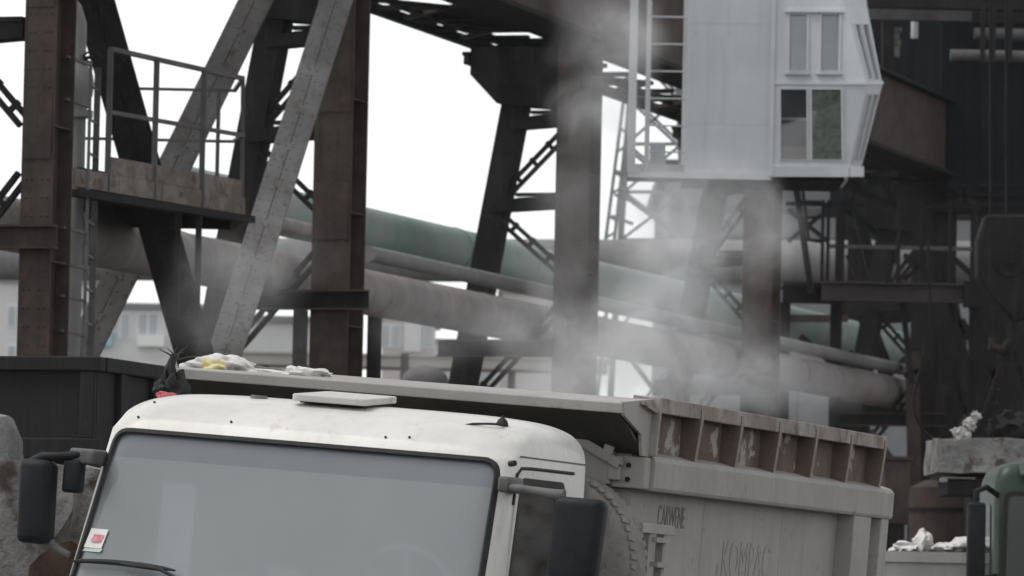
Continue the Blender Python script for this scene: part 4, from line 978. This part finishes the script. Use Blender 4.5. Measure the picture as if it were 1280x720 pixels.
for pa_, pb2, wd in (((985, 262), (1035, 302), .07), ((1035, 262), (985, 302), .07), ((1055, 232), (1120, 258), .1), ((1060, 318), (1075, 352), .1), ((1130, 318), (1165, 350), .08), ((1165, 318), (1130, 350), .08), ((1000, 420), (1060, 470), .1), ((985, 398), (1060, 398), .12), ((1180, 312), (1222, 350), .09),
                    ((1185, 228), (1225, 262), .09), ((1225, 228), (1185, 262), .09), ((1085, 190), (1120, 262), .1), ((1130, 470), (1210, 440), .08), ((1085, 540), (1130, 600), .18), ((1210, 520), (1165, 600), .12), ((1140, 440), (1144, 660), .22)):
    MB().beam(at(*pa_, 91), at(*pb2, 91), wd, .08, (1, 0, 0)).build('brace', M['rust'] if wd > .1 else M['dark'], xb, world=True)
for py in (232, 244, 256): MB().beam(at(1182, py, 91.2), at(1300, py - 2, 91.2), .05, .05).build('brace', M['dark'], xb, world=True)
for px in (1082, 1200): MB().beam(at(px, 400, 93.6), hz(at(px, 400, 93.6), 0), .2, .2, (1, 0, 0)).build('leg', M['dark'], xb, world=True)
# hook block, chains and the lifted slab
YH = 58
hb_ = thing('crane_hook_block', 'big dark crane hook block hanging at the right edge', 'hook block', at(1256, 400, YH))
cpx = [(1222, 300), (1232, 268), (1300, 268), (1300, 395), (1268, 402), (1240, 372), (1222, 345)]
MB().prism([at(x, y, YH) for x, y in cpx], (0, .45, 0)).build('block_cheek', M['dark'], hb_, world=True, bevel=.03)
c_ = at(1262, 325, YH - .012); MB().tube([c_, c_ + Vector((0, .1, 0))], .17, 20).build('sheave', M['dark'], hb_, world=True, smooth=True)
c_ = at(1262, 325, YH - .03); MB().tube([c_, c_ + Vector((0, .1, 0))], .05, 12).build('pin', M['dark'], hb_, world=True, smooth=True)
for px in (1238, 1258, 1290): MB().tube([at(px, 272, YH + .2), at(px, -90, YH + .2)], .018, 6).build('wire_rope', M['dark'], hb_, world=True)
c_ = at(1264, 410, YH + .1)
MB().tube([c_ + Vector((.0, 0, .06)), c_, c_ + Vector((.02, 0, -.12)), c_ + Vector((-.08, 0, -.24)), c_ + Vector((-.2, 0, -.2)), c_ + Vector((-.2, 0, -.1))], [.06, .06, .055, .06, .05, .03], 10).build('hook', M['dark'], hb_, world=True, smooth=True)
sl0 = at(1171, 590, YH)
slab = thing('concrete_slab', 'rough grey concrete slab hanging from chains above the green truck', 'slab', sl0)
sb = MB(); sx_ = at(1330, 590, YH).x - sl0.x; sz_ = at(1171, 547, YH).z - sl0.z
bm = bmesh.new(); bmesh.ops.create_cube(bm, size=1); bmesh.ops.subdivide_edges(bm, edges=bm.edges, cuts=14, use_grid_fill=True)
vs = []
for q in bm.verts:
    p = Vector(((q.co.x + .5) * sx_, (q.co.y + .5) * 1.6, (q.co.z + .5) * sz_)); nn = Vector((noise.noise(p * 3), noise.noise(p * 3 + Vector((9, 0, 0))), noise.noise(p * 3 + Vector((0, 9, 0)))))
    vs.append(p + nn * .045)
bm.verts.index_update(); sb.add(vs, [[q.index for q in f.verts] for f in bm.faces]); bm.free()
sb.build('slab_body', M['concrete'], slab, smooth=True)
for kk in range(2): 
    a = at(1180 + 6 * kk, 560, YH); 
MB().rbox((.05, .1, -.10), (.42, .3, -.045), .02).build('pale_bar', M['skip'], slab)
MB().box((.12, .1, -.22), (sx_, 1.4, -.06)).build('underside_frame', M['dark'], slab)
ch = thing('lifting_chain', 'dark chains running from the hook down to the concrete slab', 'chain', at(1262, 430, YH + .1))
for (pa_, pb2) in (((1262, 432), (1238, 548)), ((1266, 432), (1300, 548)), ((1258, 436), (1222, 540))):
    a, b = at(*pa_, YH + .1), at(*pb2, YH + .3); n_ = 14
    for k in range(n_):
        p = a + (b - a) * ((k + .5) / n_); d = (b - a).normalized(); MB().beam(p - d * .055, p + d * .055, .05 if k % 2 else .02, .02 if k % 2 else .05, (1, 0, 0)).build('chain_link', M['dark'], ch, world=True)
o = MB().blob((0, 0, 0), (.24, .2, .17), .5, 4, 31, 3, -.12).build('scrap_heap', M['dark'], smooth=True); o.location = at(1262, 537, YH + .5); tag(o, 'dark heap of scrap lying on the lifted concrete slab', 'scrap')
o = thing('rag', 'pale torn rags lying on the left end of the lifted slab', 'rag', at(1205, 546, YH + .1))
for i, (px, py, r_) in enumerate(((1200, 541, .07), (1212, 530, .07), (1220, 520, .05), (1206, 544, .06))): MB().blob((0, 0, 0), (r_, r_ * .7, r_ * .9), .6, 4, 40 + i, 3).xf(Matrix.Translation(at(px, py, YH + .1) - at(1205, 546, YH + .1))).build('rag_fold', M['skip'], o, smooth=True)
# hanging cable
cpts = [(1160, 300), (1163, 400), (1150, 460), (1142, 500), (1144, 520), (1155, 540), (1172, 552)]
o = MB().tube([at(x, y, 60) - at(1160, 300, 60) for x, y in cpts], .018, 6).build('hanging_cable', M['dark'], smooth=True); o.location = at(1160, 300, 60); tag(o, 'loose dark cable hanging in front of the right-hand trestle', 'cable')

# green truck at the right edge
gt0 = at(1243, 640, 47)
gtk = thing('green_truck', 'green truck cab cut off by the right edge of the picture', 'truck', (gt0.x, gt0.y, 0))
zt_ = at(1262, 577, 47).z
def gring(z, ins): 
    r_ = rpoly([(0 + ins, 0 + ins), (2.3 - ins, 0 + ins), (2.3 - ins, 1.6 - ins), (0 + ins, 1.6 - ins)], 0.12, 5); return [Vector((p.x, p.y, z)) for p in r_]
MB().loft([gring(.8, 0), gring(zt_ - .22, .0), gring(zt_ - .12, .02), gring(zt_ - .05, .05), gring(zt_ - .015, .10), gring(zt_, .18)]).build('cab_body', M['green'], gtk, smooth=True)
MB().prism([(p.x, -.012, p.y) for p in rpoly([(.07, 1.4), (2.23, 1.4), (2.2, zt_ - .27), (.10, zt_ - .27)], .07)], (0, .02, 0)).build('windscreen', M['darkglass'], gtk)
MB().ringplate([(p.x, -.02, p.y) for p in rpoly([(.045, 1.37), (2.255, 1.37), (2.23, zt_ - .245), (.075, zt_ - .245)], .08)], [(p.x, -.02, p.y) for p in rpoly([(.085, 1.42), (2.215, 1.42), (2.185, zt_ - .285), (.115, zt_ - .285)], .06)], (0, .03, 0)).build('windscreen_seal', M['rubber'], gtk)
MB().prism([(.2, .1, zt_ - .005), (.2, -.14, zt_ - .10), (.2, -.15, zt_ - .12), (.2, .02, zt_ - .06)], (1.9, 0, 0)).build('sun_visor', M['green'], gtk)
MB().box((.12, .25, zt_ - .25), (.125, 1.3, zt_ - .24)).build('drip_rail', M['rubber'], gtk)
MB().prism([(-.012, p.x, p.y) for p in rpoly([(.2, 1.6), (1.2, 1.6), (1.2, zt_ - .35), (.3, zt_ - .35)], .08)], (.02, 0, 0)).build('side_window', M['darkglass'], gtk)
MB().rbox((-.24, -.25, zt_ - 1.1), (-.09, -.12, zt_ - .35), .03).build('mirror', M['plastic'], gtk, smooth=True)
MB().tube([(0.03, .05, zt_ - .28), (-.08, -.12, zt_ - .22), (-.17, -.18, zt_ - .26), (-.17, -.18, zt_ - .36)], .025, 8).build('mirror_arm', M['plastic'], gtk, smooth=True)
MB().tube([(0.03, .05, zt_ - .95), (-.12, -.14, zt_ - .98)], .02, 8).build('mirror_arm', M['plastic'], gtk, smooth=True)
for x_ in (.25, 2.05):
    t_, l_, r_ = wheel((x_, .8, .48), (-1 if x_ < 1 else 1, 0, 0), .48, .28, tread=False); t_.parent = gtk; r_.parent = t_
MB().box((.2, .3, .6), (2.1, 5.5, .9)).build('chassis', M['dark'], gtk); MB().box((0, 1.8, .95), (2.3, 5.5, 2.0)).build('cargo_bed', M['green'], gtk)
for x_ in (.25, 2.05):
    t_, l_, r_ = wheel((x_, 4.6, .48), (-1 if x_ < 1 else 1, 0, 0), .48, .28, tread=False); t_.parent = gtk; r_.parent = t_

# white skip with bags
sk0 = at(1100, 690, 48); 
skp = thing('white_skip', 'dull white steel skip at the lower right, filled with bags', 'skip', (sk0.x, sk0.y, 0)); zs2 = sk0.z
wdt = at(1236, 690, 48).x - sk0.x
MB().box((0, 0, .15), (wdt, .05, zs2)).build('front_panel', M['skip'], skp); MB().box((0, 1.5, .15), (wdt, 1.55, zs2)).build('back_panel', M['skip'], skp)
MB().box((0, .05, .15), (.05, 1.5, zs2)).build('side_panel', M['skip'], skp); MB().box((wdt - .05, .05, .15), (wdt, 1.5, zs2)).build('side_panel', M['skip'], skp)
MB().box((-.03, -.03, zs2 - .08), (wdt + .03, .0, zs2 + .01)).build('rim', M['skip'], skp); MB().box((.05, .05, .0), (wdt - .05, 1.5, zs2 - .25)).build('skip_floor', M['dark'], skp)
bl = ['white bag at the left end of the skip', 'upright white bag with a pointed corner in the skip', 'low white bag in the middle of the skip', 'wide white bag in the skip nearest the green truck mirror']
for i, (px, py, rx, rz) in enumerate(((1132, 686, .12, .06), (1154, 680, .09, .12), (1176, 687, .12, .06), (1206, 684, .16, .08))):
    o = MB().blob((0, 0, 0), (rx, .2, rz), .45, 3.5, 50 + i, 3).build('white_bag', M['bag'], smooth=True); o.location = at(px, py, 48.35); tag(o, bl[i], 'bag', 'white bags heaped in the skip')
o = MB().blob((0, 0, 0), (.07, .06, .12), .5, 3.5, 58, 3).build('white_bag', M['bag'], smooth=True); o.location = at(1231, 680, 48.4); tag(o, 'narrow white bag at the right end of the skip', 'bag', 'white bags heaped in the skip')
# rusty machinery behind the bed
def blockish(name, label, cat, px0, py0, px1, py1, Y, dep, m, bev=.03):
    a, b = at(px0, py1, Y), at(px1, py0, Y); o = thing(name, label, cat, (a.x, a.y, 0))
    MB().box((0, 0, a.z), (b.x - a.x, dep, b.z)).build('housing', m, o, bevel=bev); MB().box((.05, .05, 0), (b.x - a.x - .05, dep - .05, a.z)).build('pedestal', M['dark'], o)
    MB().box((-.05, -.05, b.z), (b.x - a.x + .05, dep + .05, b.z + .05)).build('lid', m, o); return o
blockish('rusty_machine_housing', 'rusty red machine housing just right of the tipper bed', 'machine', 1104, 575, 1137, 655, 80, .8, M['rust'])
blockish('dark_machine_housing', 'dark machine housing behind the green truck mirror at the lower right', 'machine', 1212, 604, 1330, 690, 74, 1.0, M['dark'])
p = at(1183, 640, 76); o = thing('rusty_tank', 'round rusty brown tank behind the white bags at the lower right', 'tank', (p.x, p.y, 0))
MB().tube([(0, 0, .3), (0, 0, p.z + .32), (0, 0, p.z + .42)], [.5, .5, .3], 24).build('shell', M['rust'], o, smooth=True); MB().tube([(0, 0, 0), (0, 0, .3)], .4, 16).build('skirt', M['dark'], o)
MB().tube([(0, 0, p.z), (0, 0, p.z + .05)], .52, 24).build('band', M['dark'], o, smooth=True)

# ------------------------------------------------------------------ left: dark skip truck and concrete blocks
tr0 = at(121, 500, 38.5); zt2 = at(121, 446, 38.5).z; zb3 = at(121, 574, 38.5).z
trl = thing('dark_tipper_bed', 'dark scuffed tipper body of a second truck behind the left mirror', 'tipper body', (tr0.x, tr0.y, 0), (0, 0, math.radians(-17)))
Wd = 2.5
MB().box((-Wd, 0, zb3), (0, .05, zt2 - .1)).build('front_panel', M['trailer'], trl)
MB().box((-.05, .05, zb3), (0, 5.0, zt2 - .1)).build('side_panel', M['trailer'], trl); MB().box((-Wd, .05, zb3), (-Wd + .05, 5.0, zt2 - .1)).build('side_panel', M['trailer'], trl)
MB().box((-Wd, 4.95, zb3), (0, 5.0, zt2 - .1)).build('tail_panel', M['trailer'], trl)
MB().box((-Wd - .04, -.06, zt2 - .1), (.04, .06, zt2)).build('top_rail', M['trailer'], trl, bevel=.01); MB().box((-.08, .06, zt2 - .1), (.05, 5.0, zt2)).build('top_rail', M['trailer'], trl, bevel=.01)
MB().box((-Wd - .04, -.06, zb3), (.04, .0, zb3 + .14)).build('bottom_rail', M['trailer'], trl, bevel=.01)
for xa in (-Wd, -1.25, -.11): MB().box((xa, -.05, zb3 + .14), (xa + .11, .0, zt2 - .1)).build('front_rib', M['trailer'], trl, bevel=.01)
for ya in (.35, 1.0, 1.7, 2.4, 3.1, 3.8, 4.5): MB().box((0, ya, zb3), (.045, ya + .12, zt2 - .1)).build('side_rib', M['trailer'], trl, bevel=.008)
MB().box((-Wd, .05, zb3 - .1), (0, 5.0, zb3)).build('floor', M['trailer'], trl)
for xa in (-1.75, -.75): MB().box((xa - .08, -1.0, .75), (xa + .08, 5.0, zb3 - .1)).build('chassis_rail', M['dark'], trl)
for xa in (-2.2, -.3):
    for ya in (.8, 3.9):
        t_, l_, r_ = wheel((xa, ya, .5), (1 if xa > -1 else -1, 0, 0), .5, .3, tread=False); t_.parent = trl; r_.parent = t_
def rock(name, label, poly, Y, dep, m, seed, cut=10):
    """broken slab: front outline in the picture plane at distance Y, roughened all over, standing on the ground"""
    pts = [at(x, y, Y) for x, y in poly]; o = thing(name, label, 'concrete', (pts[0].x, Y, 0), group='broken concrete at the left')
    bm = bmesh.new(); f = [bm.verts.new(p) for p in pts]; fc = bm.faces.new(f)
    ex = bmesh.ops.extrude_face_region(bm, geom=[fc]); bmesh.ops.translate(bm, vec=(.05, dep, 0), verts=[v for v in ex['geom'] if isinstance(v, bmesh.types.BMVert)])
    bmesh.ops.triangulate(bm, faces=bm.faces)
    for _ in range(4): bmesh.ops.subdivide_edges(bm, edges=[e for e in bm.edges if e.calc_length() > .09], cuts=1)
    bmesh.ops.triangulate(bm, faces=bm.faces); bmesh.ops.recalc_face_normals(bm, faces=bm.faces)
    for v in bm.verts:
        p = v.co * 3 + Vector((seed, 0, 0)); v.co += Vector((noise.noise(p), noise.noise(p + Vector((7, 0, 0))), noise.noise(p + Vector((0, 7, 0))))) * .05 + Vector((0, noise.noise(p * 4) * .03, noise.noise(p * 3) * .02))
    bm.verts.index_update(); MB().add([v.co for v in bm.verts], [[v.index for v in q.verts] for q in bm.faces]).build('block', m, o, smooth=True, world=True); bm.free()
zg = 820
rock('concrete_block', 'rough grey concrete slab standing at the lower left behind the mirror', [(-60, zg), (70, zg), (64, 690), (84, 640), (88, 600), (84, 578), (-60, 573)], 33.5, .5, M['concrete'], 3)
rock('concrete_block', 'narrow pale concrete block at the left edge above the slab', [(-40, zg), (6, zg), (13, 545), (4, 524), (-40, 518)], 34.6, .4, M['concrete'], 8)
rock('concrete_block', 'jagged concrete piece between the left mirror and the cab', [(66, zg), (120, zg), (125, 590), (100, 584), (86, 615), (70, 690)], 34.1, .35, M['concrete'], 15)
rock('rusty_scrap', 'rust-brown scrap below the concrete slab at the bottom left', [(20, zg), (110, zg), (100, 690), (84, 676), (62, 684), (40, 705)], 33.2, .2, M['scrap'], 22)

# ------------------------------------------------------------------ background buildings
def building(label, px0, px1, py, Y, m, wins, storey=3.0, dep=14, extra=()):
    a, b = at(px0, py, Y), at(px1, py, Y); t = thing('apartment_building', label, 'building', (a.x, Y, 0), group='pale buildings far behind the pipes')
    W_ = b.x - a.x; MB().box((0, 0, 0), (W_, dep, a.z)).build('wall', m, t); MB().box((-.3, -.3, a.z), (W_ + .3, dep + .3, a.z + .35)).build('roof', M['hall'], t)
    for (px, pyw, ww, hh, mt) in wins:
        c = at(px, pyw, Y); x = c.x - a.x
        f = MB().box((x - ww / 2 - .08, -.06, c.z - hh / 2 - .08), (x + ww / 2 + .08, .1, c.z + hh / 2 + .08)).build('window', M['whitepanel'], t)
        MB().box((x - ww / 2, -.09, c.z - hh / 2), (x - .06, -.061, c.z + hh / 2)).build('pane', mt, f); MB().box((x + .06, -.09, c.z - hh / 2), (x + ww / 2, -.061, c.z + hh / 2)).build('pane', mt, f)
    for (pxa, pya, pxb, pyb, mt, nm) in extra:
        p, q = at(pxa, pyb, Y), at(pxb, pya, Y); MB().box((p.x - a.x, -.5, p.z), (q.x - a.x, -.02, q.z)).build(nm, mt, t)
    return t
fw2 = [(x, y, 1.1, 1.4, M['farglass']) for y in (407, 470, 533) for x in (150, 185, 240)]
building('pale apartment block behind the left ladder and braces', 60, 278, 384, 330, M['facade'], fw2, extra=((108, 416, 140, 432, M['bluepanel'], 'balcony'), (172, 419, 206, 433, M['whitepanel'], 'balcony'), (108, 478, 140, 496, M['whitepanel'], 'balcony')))
building('taller pale building at the far left under the pipe', -60, 130, 352, 420, M['facade'], [(x, y, 1.2, 1.5, M['farglass']) for y in (395, 445) for x in (20, 60, 100)])
building('low pale grey building left of the brown column', 292, 392, 402, 300, M['facade'], [(340, 470, 1.2, 1.4, M['farglass'])])
building('pale pinkish building right of the brown column', 478, 541, 396, 340, M['facade_pink'], [(x, 420, 1.1, 1.3, M['farglass']) for x in (488, 530)], extra=((505, 398, 527, 440, M['facade'], 'stair_tower'),))
building('pale building behind the leaning trestle leg', 540, 640, 430, 380, M['facade'], [(x, 470, 1.3, 1.5, M['farglass']) for x in (560, 600)])
building('pinkish building showing between the pipes behind the middle trestle', 628, 700, 366, 360, M['facade_pink'], [(650, 400, 1.2, 1.4, M['farglass'])])
# beige covered duct with posts
a = at(300, 448, 150); b = at(760, 448, 150)
du = thing('conveyor_gallery', 'long beige covered gallery on posts low behind the trestles', 'gallery', (a.x, 150, 0))
MB().box((0, 0, a.z - .14), (b.x - a.x, 2, a.z + .14)).build('casing', M['beige'], du); MB().box((-.1, -.1, a.z + .14), (b.x - a.x + .1, 2.1, a.z + .2)).build('roof', M['beige'], du)
for px in (330, 420, 520, 640, 740):
    x = at(px, 448, 150).x - a.x; MB().box((x - .1, .5, 0), (x + .1, .7, a.z - .14)).build('post', M['midgrey'], du)
post('short grey post in front of the beige gallery', 506, 442, 110, .16, M['midgrey'], grp='posts below the pipes')
p = at(531, 478, 100); o = thing('domed_tank', 'grey dome-topped tank behind the tipper bed, right of the brown column', 'tank', (p.x, 100, 0))
MB().tube([(0, 0, 0), (0, 0, p.z)], .42, 24).build('shell', M['pipe_grey'], o, smooth=True); MB().tube([(0, 0, p.z - .01)] + [(0, 0, p.z + .30 * math.sin(a_)) for a_ in (.01, .3, .6, .9, 1.2, 1.5)], [.43] + [.43 * math.cos(a_) for a_ in (.01, .3, .6, .9, 1.2, 1.5)], 24).build('dome', M['midgrey'], o, smooth=True)
# grey hall far right
a = at(838, 215, 190); b = at(1330, 215, 190); hl = thing('factory_hall', 'large grey hall far behind the right-hand steelwork', 'hall', (a.x, 190, 0))
n_ = 9; Wh = (b.x - a.x) / n_; cs = MB().box((.01, 0, 0), (Wh - .01, .2, a.z)).build('wall_panel', M['hall'], hl)
for k in range(1, n_): share(cs, 'wall_panel', hl, (Wh * k, .02 * (k % 2), 0))
for py in (262, 300, 352, 420):
    z = at(900, py, 190).z; MB().box((0, -.06, z - .12), (b.x - a.x, -.002, z + .12)).build('wall_girt', M['midgrey'], hl)
MB().box((-.3, -.4, a.z), (b.x - a.x + .3, 20, a.z + .4)).build('roof', M['midgrey'], hl)
MB().box((0, .25, 0), (b.x - a.x, 20, a.z)).build('core', M['hall'], hl)
# far lattice tower
TY = 118; tb = at(800, 300, TY)
lt2 = thing('lattice_tower', 'faded pale lattice tower behind the cabin, left of the steam', 'tower', (tb.x, TY, 0))
lv = [(-60, 800, 852), (60, 793, 848), (120, 788, 850), (180, 784, 852), (240, 780, 856), (300, 776, 860), (420, 768, 866), (560, 760, 874)]
pts = []
for py, xa, xb2 in lv:
    L0, R0_ = at(xa, py, TY), at(xb2, py, TY); pts.append((L0, R0_, L0 + Vector((0, .9, 0)), R0_ + Vector((0, .9, 0))))
for i in range(len(pts) - 1):
    for j in range(4): MB().beam(pts[i][j], pts[i + 1][j], .12, .12, (1, 0, 0)).build('leg', M['tower'], lt2, world=True)
    MB().beam(pts[i][0], pts[i][1], .07, .07).build('strut', M['tower'], lt2, world=True); MB().beam(pts[i][0], pts[i][2], .07, .07).build('strut', M['tower'], lt2, world=True)
    MB().beam(pts[i][0], pts[i + 1][1], .06, .06).build('strut', M['tower'], lt2, world=True); MB().beam(pts[i][1], pts[i + 1][0], .06, .06).build('strut', M['tower'], lt2, world=True)
    MB().beam(pts[i][2], pts[i + 1][3], .06, .06).build('strut', M['tower'], lt2, world=True)
bl0 = pts[-1]
for j in range(4): MB().beam(bl0[j], hz(bl0[j], 0), .14, .14, (1, 0, 0)).build('leg', M['tower'], lt2, world=True)
# nearer thin mast just left of it
TY2 = 112; ms = thing('thin_mast', 'thin pale lattice mast left of the lattice tower against the sky', 'mast', hz(at(765, 300, TY2), 0))
for (xa, xb2) in ((784, 757), (791, 768)):
    p0, p1 = at(xa, 90, TY2), at(xb2, 300, TY2); d = (p1 - p0) / (p1.z - p0.z); MB().beam(p0 - d * -2.0 if False else p0, p1 + d * (-p1.z), .07, .07, (1, 0, 0)).build('leg', M['tower'], ms, world=True)
for i, py in enumerate((130, 160, 190, 215, 242, 270, 297)):
    f = (py - 90) / 210; MB().beam(at(784 - 27 * f, py, TY2), at(791 - 23 * f, py + (6 if i % 2 else -6), TY2), .05, .05).build('strut', M['tower'], ms, world=True)
for py, xx in ((214, 772), (243, 770), (270, 766)): MB().beam(at(xx - 2, py, TY2), at(796 - (py - 214) * .08, py + 10, TY2), .08, .06).build('strut', M['tower'], ms, world=True)

# ------------------------------------------------------------------ steam
def steam(name, label, blobs, lo, hi, nscale, dens, nlo=.38, nhi=.66):
    m = bpy.data.materials.new(name); m.use_nodes = True; t = m.node_tree; L = t.links.new
    t.nodes.remove(t.nodes['Principled BSDF']); out = t.nodes['Material Output']
    pv = t.nodes.new('ShaderNodeVolumePrincipled'); pv.inputs['Color'].default_value = (.93, .93, .935, 1); pv.inputs['Anisotropy'].default_value = .1
    tc = t.nodes.new('ShaderNodeTexCoord')
    n0 = t.nodes.new('ShaderNodeTexNoise'); n0.inputs['Scale'].default_value = nscale * .8; n0.inputs['Detail'].default_value = 2; L(tc.outputs['Object'], n0.inputs['Vector'])
    w1 = t.nodes.new('ShaderNodeVectorMath'); w1.operation = 'SUBTRACT'; w1.inputs[1].default_value = (.5, .5, .5); L(n0.outputs['Color'], w1.inputs[0])
    w2_ = t.nodes.new('ShaderNodeVectorMath'); w2_.operation = 'SCALE'; w2_.inputs['Scale'].default_value = 1.1; L(w1.outputs[0], w2_.inputs[0])
    pos = t.nodes.new('ShaderNodeVectorMath'); pos.operation = 'ADD'; L(tc.outputs['Object'], pos.inputs[0]); L(w2_.outputs[0], pos.inputs[1])
    tot = None
    for c, r_, a_ in blobs:
        s1 = t.nodes.new('ShaderNodeVectorMath'); s1.operation = 'SUBTRACT'; s1.inputs[1].default_value = c; L(pos.outputs[0], s1.inputs[0])
        s2 = t.nodes.new('ShaderNodeVectorMath'); s2.operation = 'DIVIDE'; s2.inputs[1].default_value = r_; L(s1.outputs[0], s2.inputs[0])
        s3 = t.nodes.new('ShaderNodeVectorMath'); s3.operation = 'LENGTH'; L(s2.outputs[0], s3.inputs[0])
        mr = t.nodes.new('ShaderNodeMapRange'); mr.interpolation_type = 'SMOOTHSTEP'; mr.inputs[1].default_value = 1; mr.inputs[2].default_value = 0.0; mr.inputs[3].default_value = 0; mr.inputs[4].default_value = a_
        L(s3.outputs['Value'], mr.inputs[0])
        if tot is None: tot = mr.outputs[0]
        else:
            ad = t.nodes.new('ShaderNodeMath'); ad.operation = 'ADD'; L(tot, ad.inputs[0]); L(mr.outputs[0], ad.inputs[1]); tot = ad.outputs[0]
    nn = t.nodes.new('ShaderNodeTexNoise'); nn.inputs['Scale'].default_value = nscale; nn.inputs['Detail'].default_value = 6; nn.inputs['Roughness'].default_value = .66; nn.inputs['Distortion'].default_value = .6; L(pos.outputs[0], nn.inputs['Vector'])
    k1 = t.nodes.new('ShaderNodeMath'); k1.operation = 'MULTIPLY_ADD'; k1.inputs[1].default_value = 4.0; k1.inputs[2].default_value = -2.0; L(nn.outputs[0], k1.inputs[0])
    k2 = t.nodes.new('ShaderNodeMath'); k2.operation = 'ADD'; k2.inputs[1].default_value = .42; L(k1.outputs[0], k2.inputs[0])   # ragged puffs
    k3 = t.nodes.new('ShaderNodeMath'); k3.operation = 'MAXIMUM'; k3.inputs[1].default_value = .13; L(k2.outputs[0], k3.inputs[0])
    mu = t.nodes.new('ShaderNodeMath'); mu.operation = 'MULTIPLY'; L(tot, mu.inputs[0]); L(k3.outputs[0], mu.inputs[1])
    m2 = t.nodes.new('ShaderNodeMath'); m2.operation = 'MULTIPLY'; m2.inputs[1].default_value = dens; L(mu.outputs[0], m2.inputs[0])
    L(m2.outputs[0], pv.inputs['Density']); L(pv.outputs[0], out.inputs['Volume'])
    o = MB().box(lo, hi).build(name, m); return tag(o, label, 'steam', kind='stuff')
YP = 44.0
def bl_(px, py, rx, rz, a_=1.0, dy=0, ry=1.1):
    c = at(px, py, YP + dy); s_ = FPX / YP; return (tuple(c), (rx / s_, ry, rz / s_), a_)
blobs = [bl_(715, 490, 95, 60, 1.0), bl_(725, 420, 90, 70, .7), bl_(712, 330, 75, 80, .26), bl_(722, 235, 70, 80, .20), bl_(748, 140, 80, 75, .42), bl_(768, 50, 85, 90, .5), bl_(640, 420, 80, 60, .3),
         bl_(795, 475, 160, 75, 1.1, .5), bl_(835, 400, 130, 110, 1.0, .5), bl_(855, 310, 115, 100, .95, .5), bl_(880, 250, 100, 60, .4, .6), bl_(955, 300, 45, 110, .4, .6), bl_(905, 470, 130, 65, .6, .5), bl_(960, 440, 60, 70, .35, .6), bl_(1000, 490, 120, 45, .25, .5),
         bl_(275, 370, 100, 100, .26, 1), bl_(330, 330, 90, 70, .22, 1), bl_(560, 420, 120, 60, .22, .5)]
lo = at(180, 560, YP); hi = at(1130, -60, YP)
steam('steam_plume', 'pale grey steam rising from behind the tipper bed past the trestles and cabin', blobs, (lo.x * 1.03, YP - 1.8, lo.z), (hi.x * 1.03, YP + 2.6, hi.z), 1.7, 2.4)

# ------------------------------------------------------------------ rubble heap beside the truck, out to the right (seen in the door glass)
hp_ = MB().blob((0, 0, 0), (3.4, 2.6, 2.3), .22, 5, 71, 5, -.05)
o = hp_.build('rubble_heap', M['concrete'], smooth=True); o.location = (9.2, 41.5, 0); tag(o, 'heap of pale rubble beyond the right side of the white truck', 'rubble', kind='stuff')

# ------------------------------------------------------------------ thin dusty air
hm = bpy.data.materials.new('dusty_air'); hm.use_nodes = True; t = hm.node_tree; t.nodes.remove(t.nodes['Principled BSDF'])
pv = t.nodes.new('ShaderNodeVolumePrincipled'); pv.inputs['Color'].default_value = (.93, .94, .95, 1); pv.inputs['Density'].default_value = .00014
t.links.new(pv.outputs[0], t.nodes['Material Output'].inputs['Volume'])
tag(MB().box((-3200, -3200, -1.5), (3200, 5700, 34)).build('haze', hm), 'thin dusty air over the whole yard', kind='stuff')
